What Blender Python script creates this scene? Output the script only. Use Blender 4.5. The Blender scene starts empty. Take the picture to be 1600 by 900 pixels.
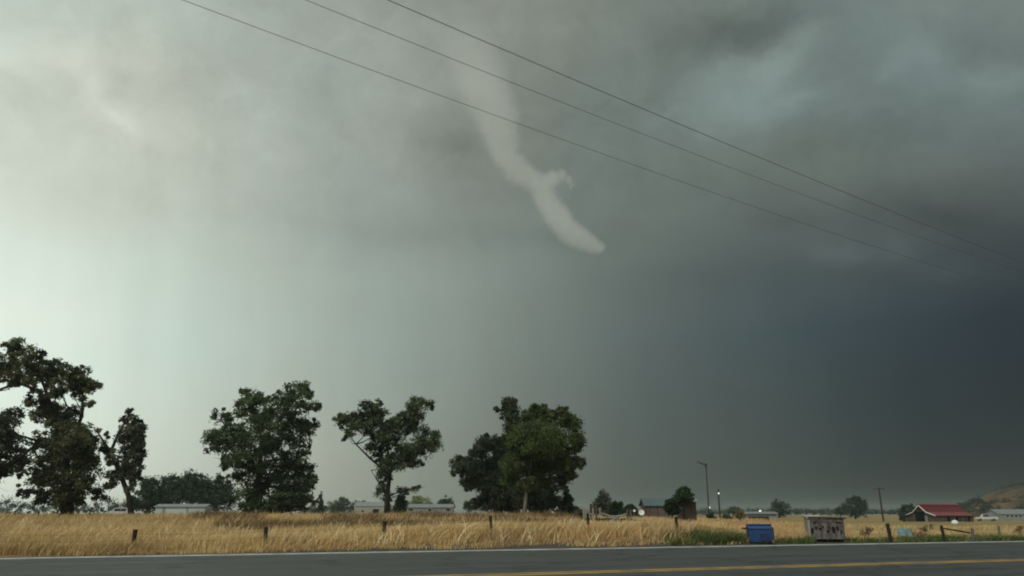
import bpy, math, random
import numpy as np
from mathutils import Vector, Matrix

random.seed(7)
rng = np.random.default_rng(7)
scene = bpy.context.scene
COL = scene.collection

# ------------------------------------------------------------------ camera
F_PX, EYE = 1250.0, 1.8                      # focal length in pixels of a 1600 px wide frame, eye height
PITCH = math.atan((803 - 450) / F_PX)
CT, ST = math.cos(PITCH), math.sin(PITCH)
cam = bpy.data.cameras.new("camera")
cam.sensor_width = 36.0
cam.lens = 36.0 * F_PX / 1600.0
cam.clip_end = 20000
cam.clip_start = 0.1
camo = bpy.data.objects.new("camera", cam)
COL.objects.link(camo)
camo.location = (0, 0, EYE)
camo.rotation_euler = (math.pi / 2 + PITCH, 0, 0)
scene.camera = camo


def direction(px, py):
    dx, dy = (px - 800) / F_PX, (450 - py) / F_PX
    return np.array([dx, CT - dy * ST, ST + dy * CT])


def at(px, py, Y):
    d = direction(px, py)
    d = d * (Y / d[1])
    return np.array([d[0], d[1], d[2] + EYE])


# ------------------------------------------------------------------ world: storm sky
def lin(c):
    return tuple((v / 255 / 12.92) if v / 255 <= 0.04045 else ((v / 255 + 0.055) / 1.055) ** 2.4 for v in c)


SKY_Y = [0, 75, 150, 225, 300, 400, 500, 600, 700, 803]
SKY = [
    [(190,200,190),(180,190,180),(160,167,158),(146,150,142),(138,142,134),(120,130,124),(108,118,113),(118,130,126),(112,124,120)],
    [(194,203,192),(184,191,181),(165,170,161),(148,153,146),(142,147,139),(118,127,121),(108,118,113),(114,126,123),(110,123,121)],
    [(192,202,192),(186,193,183),(166,171,161),(150,157,149),(132,138,130),(120,131,126),(118,132,129),(112,124,121),(110,124,123)],
    [(196,206,196),(186,194,184),(170,176,166),(146,154,147),(124,131,123),(116,128,123),(106,116,110),(104,115,109),(98,106,102)],
    [(205,216,205),(188,198,187),(172,179,169),(143,151,145),(124,131,123),(108,117,111),(98,107,102),(90,97,93),(80,86,84)],
    [(218,232,221),(198,212,200),(173,184,173),(148,158,150),(128,136,129),(102,110,104),(84,93,91),(74,81,80),(54,61,63)],
    [(228,241,229),(204,218,206),(175,190,180),(150,161,152),(124,135,129),(97,108,104),(76,86,85),(56,67,70),(40,47,49)],
    [(226,239,226),(205,218,205),(176,187,176),(148,158,148),(118,127,120),(92,100,95),(72,80,77),(50,58,59),(37,43,45)],
    [(222,234,220),(205,215,200),(176,184,172),(142,149,138),(112,118,110),(88,94,88),(70,76,71),(47,53,53),(35,41,43)],
    [(215,224,210),(198,205,190),(172,176,163),(138,143,131),(110,115,106),(82,87,82),(66,71,67),(46,51,50),(36,41,42)]]
SKYL = np.array([[lin(c) for c in r] for r in SKY])
SKYL[:, 0:3] *= np.array([1.07, 1.05, 1.05])
SKYL[:, 3] *= 1.03
SKYL[0:4, 0:5] *= np.array([1.02, 1.03, 1.02])
SKYL[6:, 5:8] *= np.array([.86, .90, .93])
SKYL[9:, 4:] *= .93


def sky_sample(az, el):
    """observed colour of the storm sky in one direction (radians), interpolated from the survey above"""
    d = np.array([math.sin(az) * math.cos(el), math.cos(az) * math.cos(el), math.sin(el)])
    zc = d[1] * CT + d[2] * ST
    yc = -d[1] * ST + d[2] * CT
    zc = max(zc, 0.2)
    x = min(max(800 + F_PX * d[0] / zc, 0), 1600) / 200
    y = min(max(450 - F_PX * yc / zc, 0), 803)
    i = min(int(x), 7); u = x - i
    j = max(k for k in range(9) if SKY_Y[k] <= y or k == 0)
    v = (y - SKY_Y[j]) / (SKY_Y[j + 1] - SKY_Y[j])
    return ((1-u)*(1-v)*SKYL[j, i] + u*(1-v)*SKYL[j, i+1] + (1-u)*v*SKYL[j+1, i] + u*v*SKYL[j+1, i+1])


SUN_AZ, SUN_EL = math.radians(205), math.radians(48)     # behind the viewer, a little to the left, behind cloud
world = bpy.data.worlds.new("World")
scene.world = world
world.use_nodes = True
WN, WL = world.node_tree.nodes, world.node_tree.links
WN.clear()


def nd(N, typ, **kw):
    n = N.new(typ)
    for k, v in kw.items():
        setattr(n, k, v)
    return n


def put(L, sock, val):
    if hasattr(val, "is_linked") or isinstance(val, bpy.types.NodeSocket):
        L.new(val, sock)
    else:
        sock.default_value = val


def math_(N, L, op, a, b=0.0, c=None, clamp=False):
    n = nd(N, "ShaderNodeMath", operation=op, use_clamp=clamp)
    put(L, n.inputs[0], a); put(L, n.inputs[1], b)
    if c is not None:
        put(L, n.inputs[2], c)
    return n.outputs[0]


def vmath(N, L, op, a, b=None, s=None):
    n = nd(N, "ShaderNodeVectorMath", operation=op)
    put(L, n.inputs[0], a)
    if b is not None:
        put(L, n.inputs[1], b)
    if s is not None:
        put(L, n.inputs["Scale"], s)
    return n.outputs["Value"] if op in ("DOT_PRODUCT", "DISTANCE", "LENGTH") else n.outputs[0]


def mixc(N, L, fac, a, b, blend="MIX"):
    n = nd(N, "ShaderNodeMix", data_type="RGBA", blend_type=blend)
    put(L, n.inputs[0], fac); put(L, n.inputs[6], a); put(L, n.inputs[7], b)
    return n.outputs[2]


def maprange(N, L, v, a, b, c, d, smooth=False):
    n = nd(N, "ShaderNodeMapRange", interpolation_type="SMOOTHSTEP" if smooth else "LINEAR")
    put(L, n.inputs[0], v)
    for i, q in enumerate((a, b, c, d)):
        put(L, n.inputs[i + 1], q)
    return n.outputs[0]


def noise(N, L, vec, scale, detail=4.0, rough=0.5, dist=0.0):
    n = nd(N, "ShaderNodeTexNoise")
    if vec is not None:
        put(L, n.inputs["Vector"], vec)
    n.inputs["Scale"].default_value = scale
    n.inputs["Detail"].default_value = detail
    n.inputs["Roughness"].default_value = rough
    n.inputs["Distortion"].default_value = dist
    return n


tc = nd(WN, "ShaderNodeTexCoord")
dirv = vmath(WN, WL, "NORMALIZE", tc.outputs["Generated"])
# the air is smooth near the ground (rain curtain) and lumpy above the cloud base
sepd = nd(WN, "ShaderNodeSeparateXYZ"); WL.new(dirv, sepd.inputs[0])
el0 = math_(WN, WL, "ARCSINE", sepd.outputs[2])
lump = maprange(WN, WL, el0, math.radians(14), math.radians(27), 0.12, 1.0, True)
flat = vmath(WN, WL, "MULTIPLY", dirv, (1.0, 1.0, 1.7))
wn = noise(WN, WL, flat, 5.5, 5.0, 0.55)
wv = vmath(WN, WL, "SUBTRACT", wn.outputs["Color"], (0.5, 0.5, 0.5))
wamp = math_(WN, WL, "MULTIPLY", lump, 0.17)
dw = vmath(WN, WL, "ADD", dirv, vmath(WN, WL, "SCALE", wv, s=wamp))
dw = vmath(WN, WL, "NORMALIZE", dw)
sep = nd(WN, "ShaderNodeSeparateXYZ"); WL.new(dw, sep.inputs[0])
el = math_(WN, WL, "ARCSINE", sep.outputs[2])
az = math_(WN, WL, "ARCTAN2", sep.outputs[0], sep.outputs[1])
azf = maprange(WN, WL, az, -math.pi, math.pi, 0.0, 1.0)
ROWS = [0, 4, 8, 12, 16, 20, 24, 28, 32, 36, 55, 90]
AZ_IN = list(range(-36, 37, 4))
BACK = np.array(lin((186, 190, 182)))
ZEN = np.array(lin((158, 166, 160)))
res = None
for k, e in enumerate(ROWS):
    ramp = nd(WN, "ShaderNodeValToRGB")
    cr = ramp.color_ramp
    cr.interpolation = "EASE" if False else "B_SPLINE"
    stops = []
    for a in AZ_IN:
        stops.append((a, sky_sample(math.radians(a), math.radians(min(e, 36)))))
    left, right = stops[0][1], stops[-1][1]
    stops = [(-180, BACK), (-130, BACK * 0.5 + left * 0.5), (-90, left), (-60, left * 1.0)] + stops + \
            [(60, right), (90, right * 0.9 + BACK * 0.1), (130, right * 0.4 + BACK * 0.6), (180, BACK)]
    t = 0.0 if e <= 36 else (0.5 if e < 60 else 1.0)
    while len(cr.elements) < len(stops):
        cr.elements.new(0.5)
    for el_, (a, c) in zip(cr.elements, stops):
        el_.position = (a + 180) / 360
    for el_, (a, c) in zip(cr.elements, stops):
        c = c * (1 - t) + ZEN * t
        el_.color = (c[0], c[1], c[2], 1)
    WL.new(azf, ramp.inputs[0])
    if res is None:
        res = ramp.outputs[0]
    else:
        f = maprange(WN, WL, el, math.radians(ROWS[k-1]), math.radians(e), 0.0, 1.0)
        res = mixc(WN, WL, f, res, ramp.outputs[0])


def patch(px, py, sx, sy, rot):
    """soft cloud patch: gaussian falloff round one compass direction"""
    c = direction(px, py); c = c / np.linalg.norm(c)
    ex = direction(px + 10, py); ex = ex / np.linalg.norm(ex) - c; ex /= np.linalg.norm(ex)
    ey = np.cross(c, ex)
    if ey[2] < 0:
        ey = -ey
    r = math.radians(rot)
    u = (ex * math.cos(r) + ey * math.sin(r)) * (F_PX / sx)
    v = (-ex * math.sin(r) + ey * math.cos(r)) * (F_PX / sy)
    d = vmath(WN, WL, "SUBTRACT", dw2, tuple(c))
    du = vmath(WN, WL, "DOT_PRODUCT", d, tuple(u)); dv = vmath(WN, WL, "DOT_PRODUCT", d, tuple(v))
    q = math_(WN, WL, "ADD", math_(WN, WL, "MULTIPLY", du, du), math_(WN, WL, "MULTIPLY", dv, dv))
    return math_(WN, WL, "POWER", 0.37, q)


wn2 = noise(WN, WL, dirv, 9.0, 6.0, 0.6)
wv2 = vmath(WN, WL, "SUBTRACT", wn2.outputs["Color"], (0.5, 0.5, 0.5))
dw2 = vmath(WN, WL, "ADD", dirv, vmath(WN, WL, "SCALE", wv2, s=0.09))
gain = 1.0
PATCHES = [(1222, 100, 44, 24, 35, .30), (1272, 52, 26, 22, 40, .14), (1161, 108, 40, 14, 10, .10), (1150, 160, 80, 45, 0, .12), (1258, 148, 34, 20, 10, .12),
           (1150, 52, 105, 30, 6, -.22), (1050, 128, 40, 34, 0, -.08), (1428, 74, 34, 16, 10, .12), (1372, 106, 22, 15, 0, .12), (1572, 118, 66, 22, -6, .18),
           (1530, 50, 50, 26, 0, -.06), (1361, 215, 160, 26, 0, -.07), (1500, 262, 90, 26, 0, .08), (1317, 405, 58, 22, 5, .20), (1411, 388, 26, 16, 20, .16),
           (1489, 422, 44, 20, -5, .14), (1222, 344, 64, 18, 0, -.07), (1467, 335, 70, 22, -8, -.14), (1060, 350, 80, 28, 0, .06), (1150, 440, 240, 26, 2, -.06),
           (820, 366, 200, 24, 0, -.06), (540, 352, 170, 24, -4, -.05), (640, 440, 240, 34, 0, .03),
           (50, 84, 90, 15, 6, .06), (130, 130, 66, 17, -50, .10), (180, 190, 26, 26, -60, .06), (225, 205, 60, 14, -32, .04), (60, 140, 50, 30, 0, -.03), (715, 235, 46, 60, -40, -.11),
           (905, 190, 70, 80, -50, -.08), (300, 125, 80, 60, 0, -.03), (360, 20, 120, 30, 0, .05), (600, 130, 70, 60, 0, .04), (880, 60, 80, 30, 0, .05), (1000, 60, 16, 80, 0, .03)]
for p in PATCHES:
    g = patch(*p[:5])
    gain = math_(WN, WL, "MULTIPLY_ADD", g, p[5] * (1.35 if p[0] > 1020 else 1.25), gain)
n3 = noise(WN, WL, flat, 3.2, 6.0, 0.55, 0.4)
amp = math_(WN, WL, "MULTIPLY", lump, 0.40)
n3c = math_(WN, WL, "MULTIPLY", math_(WN, WL, "SUBTRACT", n3.outputs["Fac"], 0.5), amp)
gain = math_(WN, WL, "ADD", gain, n3c)
# fine broken cloud texture aloft, faint leaning rain streaks below
n5 = noise(WN, WL, dw2, 17.0, 7.0, 0.62, 0.3)
gain = math_(WN, WL, "ADD", gain, math_(WN, WL, "MULTIPLY", math_(WN, WL, "MULTIPLY", math_(WN, WL, "SUBTRACT", n5.outputs["Fac"], 0.5), lump), 0.44))
cmb = nd(WN, "ShaderNodeCombineXYZ")
WL.new(math_(WN, WL, "ADD", math_(WN, WL, "ARCTAN2", sepd.outputs[0], sepd.outputs[1]), math_(WN, WL, "MULTIPLY", el0, 0.10)), cmb.inputs[0])
WL.new(math_(WN, WL, "MULTIPLY", el0, 0.12), cmb.inputs[1])
n6 = noise(WN, WL, cmb.outputs[0], 16.0, 6.0, 0.6)
gain = math_(WN, WL, "ADD", gain, math_(WN, WL, "MULTIPLY", math_(WN, WL, "MULTIPLY", math_(WN, WL, "SUBTRACT", n6.outputs["Fac"], 0.5), math_(WN, WL, "SUBTRACT", 1.1, lump)), 0.20))
res = vmath(WN, WL, "SCALE", res, s=gain)
# faint warm and cool blotches
n4 = noise(WN, WL, dirv, 4.3, 3.0, 0.5)
tint = mixc(WN, WL, maprange(WN, WL, n4.outputs["Fac"], 0.35, 0.65, 0.0, 1.0), (1.012, 0.998, 0.972, 1), (0.965, 1.008, 1.015, 1))
res = mixc(WN, WL, 1.0, res, tint, "MULTIPLY")
bg1 = nd(WN, "ShaderNodeBackground"); WL.new(res, bg1.inputs[0]); bg1.inputs[1].default_value = 1.0
nis = nd(WN, "ShaderNodeTexSky", sky_type="NISHITA", sun_disc=False)
nis.sun_elevation = SUN_EL; nis.sun_rotation = SUN_AZ
bg2 = nd(WN, "ShaderNodeBackground"); WL.new(nis.outputs[0], bg2.inputs[0]); bg2.inputs[1].default_value = 0.05
ms = nd(WN, "ShaderNodeMixShader"); ms.inputs[0].default_value = 0.04
WL.new(bg1.outputs[0], ms.inputs[1]); WL.new(bg2.outputs[0], ms.inputs[2])
wo = nd(WN, "ShaderNodeOutputWorld"); WL.new(ms.outputs[0], wo.inputs[0])

# ------------------------------------------------------------------ sun through cloud, exposure
sl = bpy.data.lights.new("sun", "SUN"); sl.energy = 1.45; sl.angle = math.radians(14); sl.color = (1.0, 0.965, 0.90)
so = bpy.data.objects.new("sun", sl); COL.objects.link(so)
sd = Vector((math.sin(SUN_AZ) * math.cos(SUN_EL), math.cos(SUN_AZ) * math.cos(SUN_EL), math.sin(SUN_EL)))
so.rotation_euler = sd.to_track_quat("Z", "Y").to_euler()
so.location = (0, 0, 60)
vs = scene.view_settings
vs.view_transform = "Standard"; vs.look = "None"; vs.exposure = 0.0; vs.gamma = 1.0; vs.use_curve_mapping = False
scene.cycles.volume_bounces = 2
scene.cycles.volume_step_rate = 0.5
scene.cycles.volume_max_steps = 128
scene.cycles.transparent_max_bounces = 16
scene.cycles.filter_width = 2.0


# ------------------------------------------------------------------ mesh helpers
def mesh_np(name, V, faces_n, idx, mat, cols=None, smooth=False):
    """V (n,3); faces all with faces_n corners; idx flat"""
    me = bpy.data.meshes.new(name)
    n = len(V); idx = np.asarray(idx, dtype=np.int32).ravel(); nf = len(idx) // faces_n
    me.vertices.add(n); me.vertices.foreach_set("co", np.asarray(V, dtype=np.float32).ravel())
    me.loops.add(len(idx)); me.loops.foreach_set("vertex_index", idx)
    me.polygons.add(nf)
    me.polygons.foreach_set("loop_start", np.arange(0, nf * faces_n, faces_n, dtype=np.int32))
    me.polygons.foreach_set("loop_total", np.full(nf, faces_n, dtype=np.int32))
    if smooth:
        me.polygons.foreach_set("use_smooth", np.ones(nf, dtype=bool))
    me.update(calc_edges=True)
    if cols is not None:
        at_ = me.color_attributes.new("tone", "FLOAT_COLOR", "POINT")
        c4 = np.ones((n, 4), dtype=np.float32); c4[:, :3] = cols
        at_.data.foreach_set("color", c4.ravel())
    me.materials.append(mat)
    return me


class MB:
    """collects shapes in world coordinates, links them as one mesh object"""
    def __init__(self):
        self.v, self.f = [], []

    def add(self, vs_, fs_):
        o = len(self.v)
        self.v += [tuple(float(c) for c in p) for p in vs_]
        self.f += [tuple(i + o for i in f) for f in fs_]
        return self

    def box(self, c, s, rz=0.0, M=None, taper=1.0):
        x, y, z = s[0] / 2, s[1] / 2, s[2] / 2
        pts = [(-x, -y, -z), (x, -y, -z), (x, y, -z), (-x, y, -z), (-x*taper, -y*taper, z), (x*taper, -y*taper, z), (x*taper, y*taper, z), (-x*taper, y*taper, z)]
        R = Matrix.Rotation(rz, 3, "Z") if M is None else M
        pts = [R @ Vector(p) + Vector(c) for p in pts]
        return self.add(pts, [(0, 3, 2, 1), (4, 5, 6, 7), (0, 1, 5, 4), (1, 2, 6, 5), (2, 3, 7, 6), (3, 0, 4, 7)])

    def tube(self, path, radii, n=7):
        path = [Vector(p) for p in path]
        if not hasattr(radii, "__len__"):
            radii = [radii] * len(path)
        rings = []
        for i, p in enumerate(path):
            d = (path[min(i+1, len(path)-1)] - path[max(i-1, 0)]).normalized()
            a = d.orthogonal().normalized() if abs(d.z) > 0.9 or i == 0 else None
            ref = Vector((0, 0, 1)) if abs(d.z) < 0.9 else Vector((1, 0, 0))
            a = d.cross(ref).normalized(); b = d.cross(a).normalized()
            rings.append([p + (a * math.cos(2*math.pi*k/n) + b * math.sin(2*math.pi*k/n)) * radii[i] for k in range(n)])
        vs_ = [q for r in rings for q in r]
        fs_ = []
        for i in range(len(rings) - 1):
            for k in range(n):
                fs_.append((i*n+k, i*n+(k+1) % n, (i+1)*n+(k+1) % n, (i+1)*n+k))
        fs_.append(tuple(range(n))[::-1]); fs_.append(tuple((len(rings)-1)*n + k for k in range(n)))
        return self.add(vs_, fs_)

    def ball(self, c, r, nu=12, nv=8, top=False):
        vs_, fs_ = [], []
        r = r if hasattr(r, "__len__") else (r, r, r)
        for j in range(nv + 1):
            t = math.pi * j / nv
            for i in range(nu):
                a = 2 * math.pi * i / nu
                vs_.append((c[0] + r[0]*math.sin(t)*math.cos(a), c[1] + r[1]*math.sin(t)*math.sin(a), c[2] + r[2]*math.cos(t)))
        for j in range(nv):
            for i in range(nu):
                fs_.append((j*nu+i, (j+1)*nu+i, (j+1)*nu+(i+1) % nu, j*nu+(i+1) % nu))
        return self.add(vs_, fs_)

    def build(self, name, mat, parent=None, smooth=False):
        me = bpy.data.meshes.new(name)
        off = Vector(parent["_w"]) if parent is not None else Vector((0, 0, 0))
        me.from_pydata([tuple(Vector(p) - off) for p in self.v], [], self.f)
        me.materials.append(mat)
        if smooth:
            me.polygons.foreach_set("use_smooth", np.ones(len(me.polygons), dtype=bool))
        me.update()
        o = bpy.data.objects.new(name, me); COL.objects.link(o)
        if parent is not None:
            o.parent = parent
            o["_w"] = parent["_w"]
        return o


def empty(name, loc, label, cat, group=None):
    o = bpy.data.objects.new(name, None); COL.objects.link(o)
    o.location = tuple(float(v) for v in loc); o.empty_display_size = 0.3
    o["_w"] = [float(v) for v in loc]
    o["label"] = label; o["category"] = cat
    if group: o["group"] = group
    return o


def link(me, name, parent=None):
    o = bpy.data.objects.new(name, me); COL.objects.link(o)
    if parent is not None:
        o.parent = parent
        o.matrix_parent_inverse = Matrix.Translation(Vector(parent["_w"])).inverted()
    return o


# ------------------------------------------------------------------ materials
def material(name, base, rough=0.8, var=0.25, scale=3.0, spec=0.3, metal=0.0, bump=0.0, attr=False, stretch=None, trans=0.0, second=None, coords="Object"):
    m = bpy.data.materials.new(name); m.use_nodes = True
    N, L = m.node_tree.nodes, m.node_tree.links
    b = N["Principled BSDF"]
    b.inputs["Roughness"].default_value = rough
    b.inputs["Specular IOR Level"].default_value = spec
    b.inputs["Metallic"].default_value = metal
    t = nd(N, "ShaderNodeTexCoord")
    vec = t.outputs[coords]
    if stretch:
        vec = vmath(N, L, "MULTIPLY", vec, stretch)
    n = noise(N, L, vec, scale, 5.0, 0.6)
    base4 = tuple(base) + (1,)
    c = base4
    if second is not None:
        c = mixc(N, L, maprange(N, L, noise(N, L, vec, scale * 0.37, 4.0, 0.6).outputs["Fac"], 0.42, 0.6, 0, 1, True), base4, tuple(second) + (1,))
    if attr:
        a = nd(N, "ShaderNodeAttribute"); a.attribute_name = "tone"
        c = mixc(N, L, 1.0, a.outputs["Color"], c, "MULTIPLY")
    g = maprange(N, L, n.outputs["Fac"], 0.25, 0.75, 1 - var, 1 + var)
    col = nd(N, "ShaderNodeVectorMath", operation="SCALE")
    put(L, col.inputs[0], c if not isinstance(c, tuple) else c[:3]); L.new(g, col.inputs["Scale"])
    L.new(col.outputs[0], b.inputs["Base Color"])
    if bump:
        bn = nd(N, "ShaderNodeBump"); bn.inputs["Strength"].default_value = bump; bn.inputs["Distance"].default_value = 0.02
        L.new(n.outputs["Fac"], bn.inputs["Height"]); L.new(bn.outputs[0], b.inputs["Normal"])
    if trans:
        tr = nd(N, "ShaderNodeBsdfTranslucent"); L.new(col.outputs[0], tr.inputs[0])
        mx = nd(N, "ShaderNodeMixShader"); mx.inputs[0].default_value = trans
        L.new(b.outputs[0], mx.inputs[1]); L.new(tr.outputs[0], mx.inputs[2])
        L.new(mx.outputs[0], N["Material Output"].inputs[0])
    return m


def emission(name, col, strength):
    m = bpy.data.materials.new(name); m.use_nodes = True
    b = m.node_tree.nodes["Principled BSDF"]
    b.inputs["Base Color"].default_value = (*col, 1)
    b.inputs["Emission Color"].default_value = (*col, 1); b.inputs["Emission Strength"].default_value = strength
    return m


M = dict(
    leaf=material("leaf_green", (1, 1, 1), 0.7, 0.25, 0.6, 0.15, attr=True, trans=0.38),
    bark=material("bark", (0.036, 0.030, 0.024), 0.9, 0.35, 4.0, 0.1, bump=0.5, stretch=(1, 1, 0.3)),
    pale_bark=material("pale_bark", (0.24, 0.215, 0.17), 0.85, 0.3, 4.0, 0.1, bump=0.4, stretch=(1, 1, 0.3)),
    grass=material("dry_grass", (1, 1, 1), 0.8, 0.12, 0.8, 0.08, attr=True, trans=0.25),
    post=material("old_post_wood", (0.035, 0.025, 0.02), 0.9, 0.35, 9.0, 0.15, bump=0.6, stretch=(1, 1, 0.15)),
    wire=material("rusty_wire", (0.10, 0.07, 0.05), 0.7, 0.2, 8.0, 0.3, metal=0.3),
    cable=material("power_cable", (0.17, 0.18, 0.165), 0.7, 0.1, 1.0, 0.2),
    polewood=material("pole_wood", (0.05, 0.042, 0.035), 0.9, 0.3, 3.0, 0.1, stretch=(1, 1, 0.1)),
    steel=material("galvanised_steel", (0.16, 0.17, 0.17), 0.5, 0.15, 4.0, 0.4, metal=0.6),
    darksteel=material("dark_painted_steel", (0.035, 0.038, 0.036), 0.6, 0.2, 4.0, 0.3),
    bin=material("blue_bin_plastic", (0.017, 0.058, 0.18), 0.42, 0.28, 2.2, 0.45, bump=0.1, second=(0.022, 0.065, 0.16)),
    binlid=material("blue_bin_lid", (0.022, 0.075, 0.21), 0.4, 0.2, 5.0, 0.45),
    binlow=material("blue_bin_dark_plate", (0.010, 0.030, 0.085), 0.5, 0.3, 5.0, 0.4),  # darker blue for the rim, front plate and right pocket
    black=material("black_rubber", (0.012, 0.012, 0.013), 0.7, 0.2, 5.0, 0.3),
    board=material("weathered_grey_boards", (0.165, 0.155, 0.14), 0.9, 0.4, 6.0, 0.12, bump=0.5, stretch=(2.5, 2.5, 0.4), second=(0.10, 0.085, 0.075)),
    board_pale=material("pale_weathered_boards", (0.30, 0.28, 0.24), 0.9, 0.25, 6.0, 0.12, bump=0.4, stretch=(2.5, 2.5, 0.4)),
    stain=material("dark_stain_paint", (0.02, 0.018, 0.016), 0.9, 0.3, 8.0, 0.1),
    redwood=material("red_brown_planks", (0.10, 0.070, 0.060), 0.9, 0.35, 3.5, 0.1, bump=0.5, stretch=(3, 3, 0.4), second=(0.15, 0.115, 0.10)),
    tealroof=material("teal_metal_roof", (0.085, 0.125, 0.13), 0.55, 0.2, 2.0, 0.4),
    greyroof=material("grey_metal_roof", (0.20, 0.215, 0.215), 0.55, 0.2, 1.5, 0.4),
    redroof=material("red_metal_roof", (0.105, 0.007, 0.012), 0.55, 0.25, 0.8, 0.4),
    redroof_low=material("pale_red_metal_roof", (0.20, 0.055, 0.06), 0.6, 0.25, 0.8, 0.35),  # paler red for the low slopes and the ridge cap
    barnwall=material("barn_board_wall", (0.085, 0.068, 0.052), 0.9, 0.35, 2.0, 0.1, stretch=(3, 3, 0.3)),
    whitetrim=material("white_trim_paint", (0.62, 0.60, 0.57), 0.7, 0.1, 2.0, 0.3),
    whitepaint=material("white_paint", (0.78, 0.79, 0.76), 0.5, 0.08, 2.0, 0.4),
    palewall=material("pale_blue_grey_siding", (0.44, 0.50, 0.50), 0.7, 0.1, 0.8, 0.3),
    greywall=material("grey_wall", (0.24, 0.25, 0.24), 0.8, 0.15, 0.8, 0.2),
    tanwall=material("tan_wall", (0.30, 0.29, 0.24), 0.8, 0.15, 0.8, 0.2),
    glass=material("dark_window_glass", (0.02, 0.022, 0.024), 0.15, 0.1, 2.0, 0.5),
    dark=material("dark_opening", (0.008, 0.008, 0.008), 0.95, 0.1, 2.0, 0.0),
    teal=material("turquoise_sheet", (0.12, 0.22, 0.22), 0.6, 0.3, 6.0, 0.3, second=(0.17, 0.27, 0.275)),
    carwhite=material("white_car_paint", (0.52, 0.54, 0.52), 0.3, 0.05, 2.0, 0.5),
    lamp=emission("lit_lamp", (0.9, 1.0, 0.97), 0.75),
)

# ------------------------------------------------------------------ terrain
RA = math.radians(21.3)
RC, RS = math.cos(RA), math.sin(RA)
P_WHITE, P_YELLOW = 40.33, 24.27


def sp(x, y):
    return x * RC + y * RS, -x * RS + y * RC


def xy(s, p):
    return s * RC - p * RS, s * RS + p * RC


_q = np.array([-1.2, -.1, .07, .2, .35, .5, .62, .74, .83, .95, 1.2, 3.0])       # s / p along the road
_near = np.array([0, 0, .0, .30, .62, .66, .60, .12, .0, 0, 0, 0])
_far = np.array([1.15, 1.15, 1.15, 1.15, 1.15, 1.12, 1.0, .70, .2, 0, 0, 0])


def zg(x, y):
    x = np.asarray(x, dtype=float); y = np.asarray(y, dtype=float)
    s, p = sp(x, y)
    q = s / np.maximum(p, 1.0)
    a = np.interp(q, _q, _near); b = np.interp(q, _q, _far)
    t1 = np.clip((p - 41.6) / 2.2, 0, 1); t1 = t1 * t1 * (3 - 2 * t1)
    t2 = np.clip((p - 44) / 42, 0, 1); t2 = t2 * t2 * (3 - 2 * t2)
    z = a * t1 * (1 - t2) + b * t2
    und = (np.sin(x * .21 + 1.3) * np.cos(y * .17) * .05 + np.sin(x * .07 - y * .05) * .06) * np.clip((p - 43) / 15, 0, 1)
    return z + und * np.clip(1 - (p - 300) / 300, 0, 1)


def Z(x, y):
    return float(zg(x, y))


def on(px, Y):
    """point of the ground seen in column px at distance Y"""
    x = (px - 800) * Y / (F_PX / CT)
    return x, Y, Z(x, Y)


def structure(name, me, label=None):
    o = link(me, name); o["kind"] = "structure"
    return o


# ground sheet
def axis(lo, hi, fine_lo, fine_hi, step, grow=1.25):
    a = list(np.arange(fine_lo, fine_hi + 1e-6, step))
    d = step
    while a[-1] < hi:
        d *= grow; a.append(min(a[-1] + d, hi))
    d = step
    while a[0] > lo:
        d *= grow; a.insert(0, max(a[0] - d, lo))
    return np.array(a)


sa = axis(-2400, 2400, -70, 140, 3.0); pa = axis(-2400, 2400, 38, 110, 1.0)
S_, P_ = np.meshgrid(sa, pa)
GX, GY = xy(S_, P_)
GZ = zg(GX, GY) - 0.012
GV = np.stack([GX.ravel(), GY.ravel(), GZ.ravel()], 1)
w = len(sa); i0 = (np.arange(len(pa) - 1)[:, None] * w + np.arange(w - 1)[None]).ravel()
gi = np.stack([i0, i0 + 1, i0 + w + 1, i0 + w], 1)

gm = bpy.data.materials.new("field_ground"); gm.use_nodes = True
N, L = gm.node_tree.nodes, gm.node_tree.links
b = N["Principled BSDF"]; b.inputs["Roughness"].default_value = 0.95; b.inputs["Specular IOR Level"].default_value = 0.05
g_ = nd(N, "ShaderNodeNewGeometry"); pos = g_.outputs["Position"]
rotv = nd(N, "ShaderNodeVectorRotate", rotation_type="Z_AXIS"); L.new(pos, rotv.inputs["Vector"]); rotv.inputs["Angle"].default_value = -RA
band = vmath(N, L, "MULTIPLY", rotv.outputs[0], (0.25, 1.0, 1.0))
c1 = mixc(N, L, maprange(N, L, noise(N, L, band, 0.06, 6, .62).outputs["Fac"], .38, .62, 0, 1, True), (.36, .275, .125, 1), (.25, .19, .085, 1))
c1 = mixc(N, L, maprange(N, L, noise(N, L, band, 0.9, 6, .7).outputs["Fac"], .35, .7, 0, .8, True), c1, (.17, .13, .06, 1))
c1 = mixc(N, L, maprange(N, L, noise(N, L, band, 0.018, 3, .5).outputs["Fac"], .55, .68, 0, .6, True), c1, (.13, .135, .06, 1))
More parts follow.
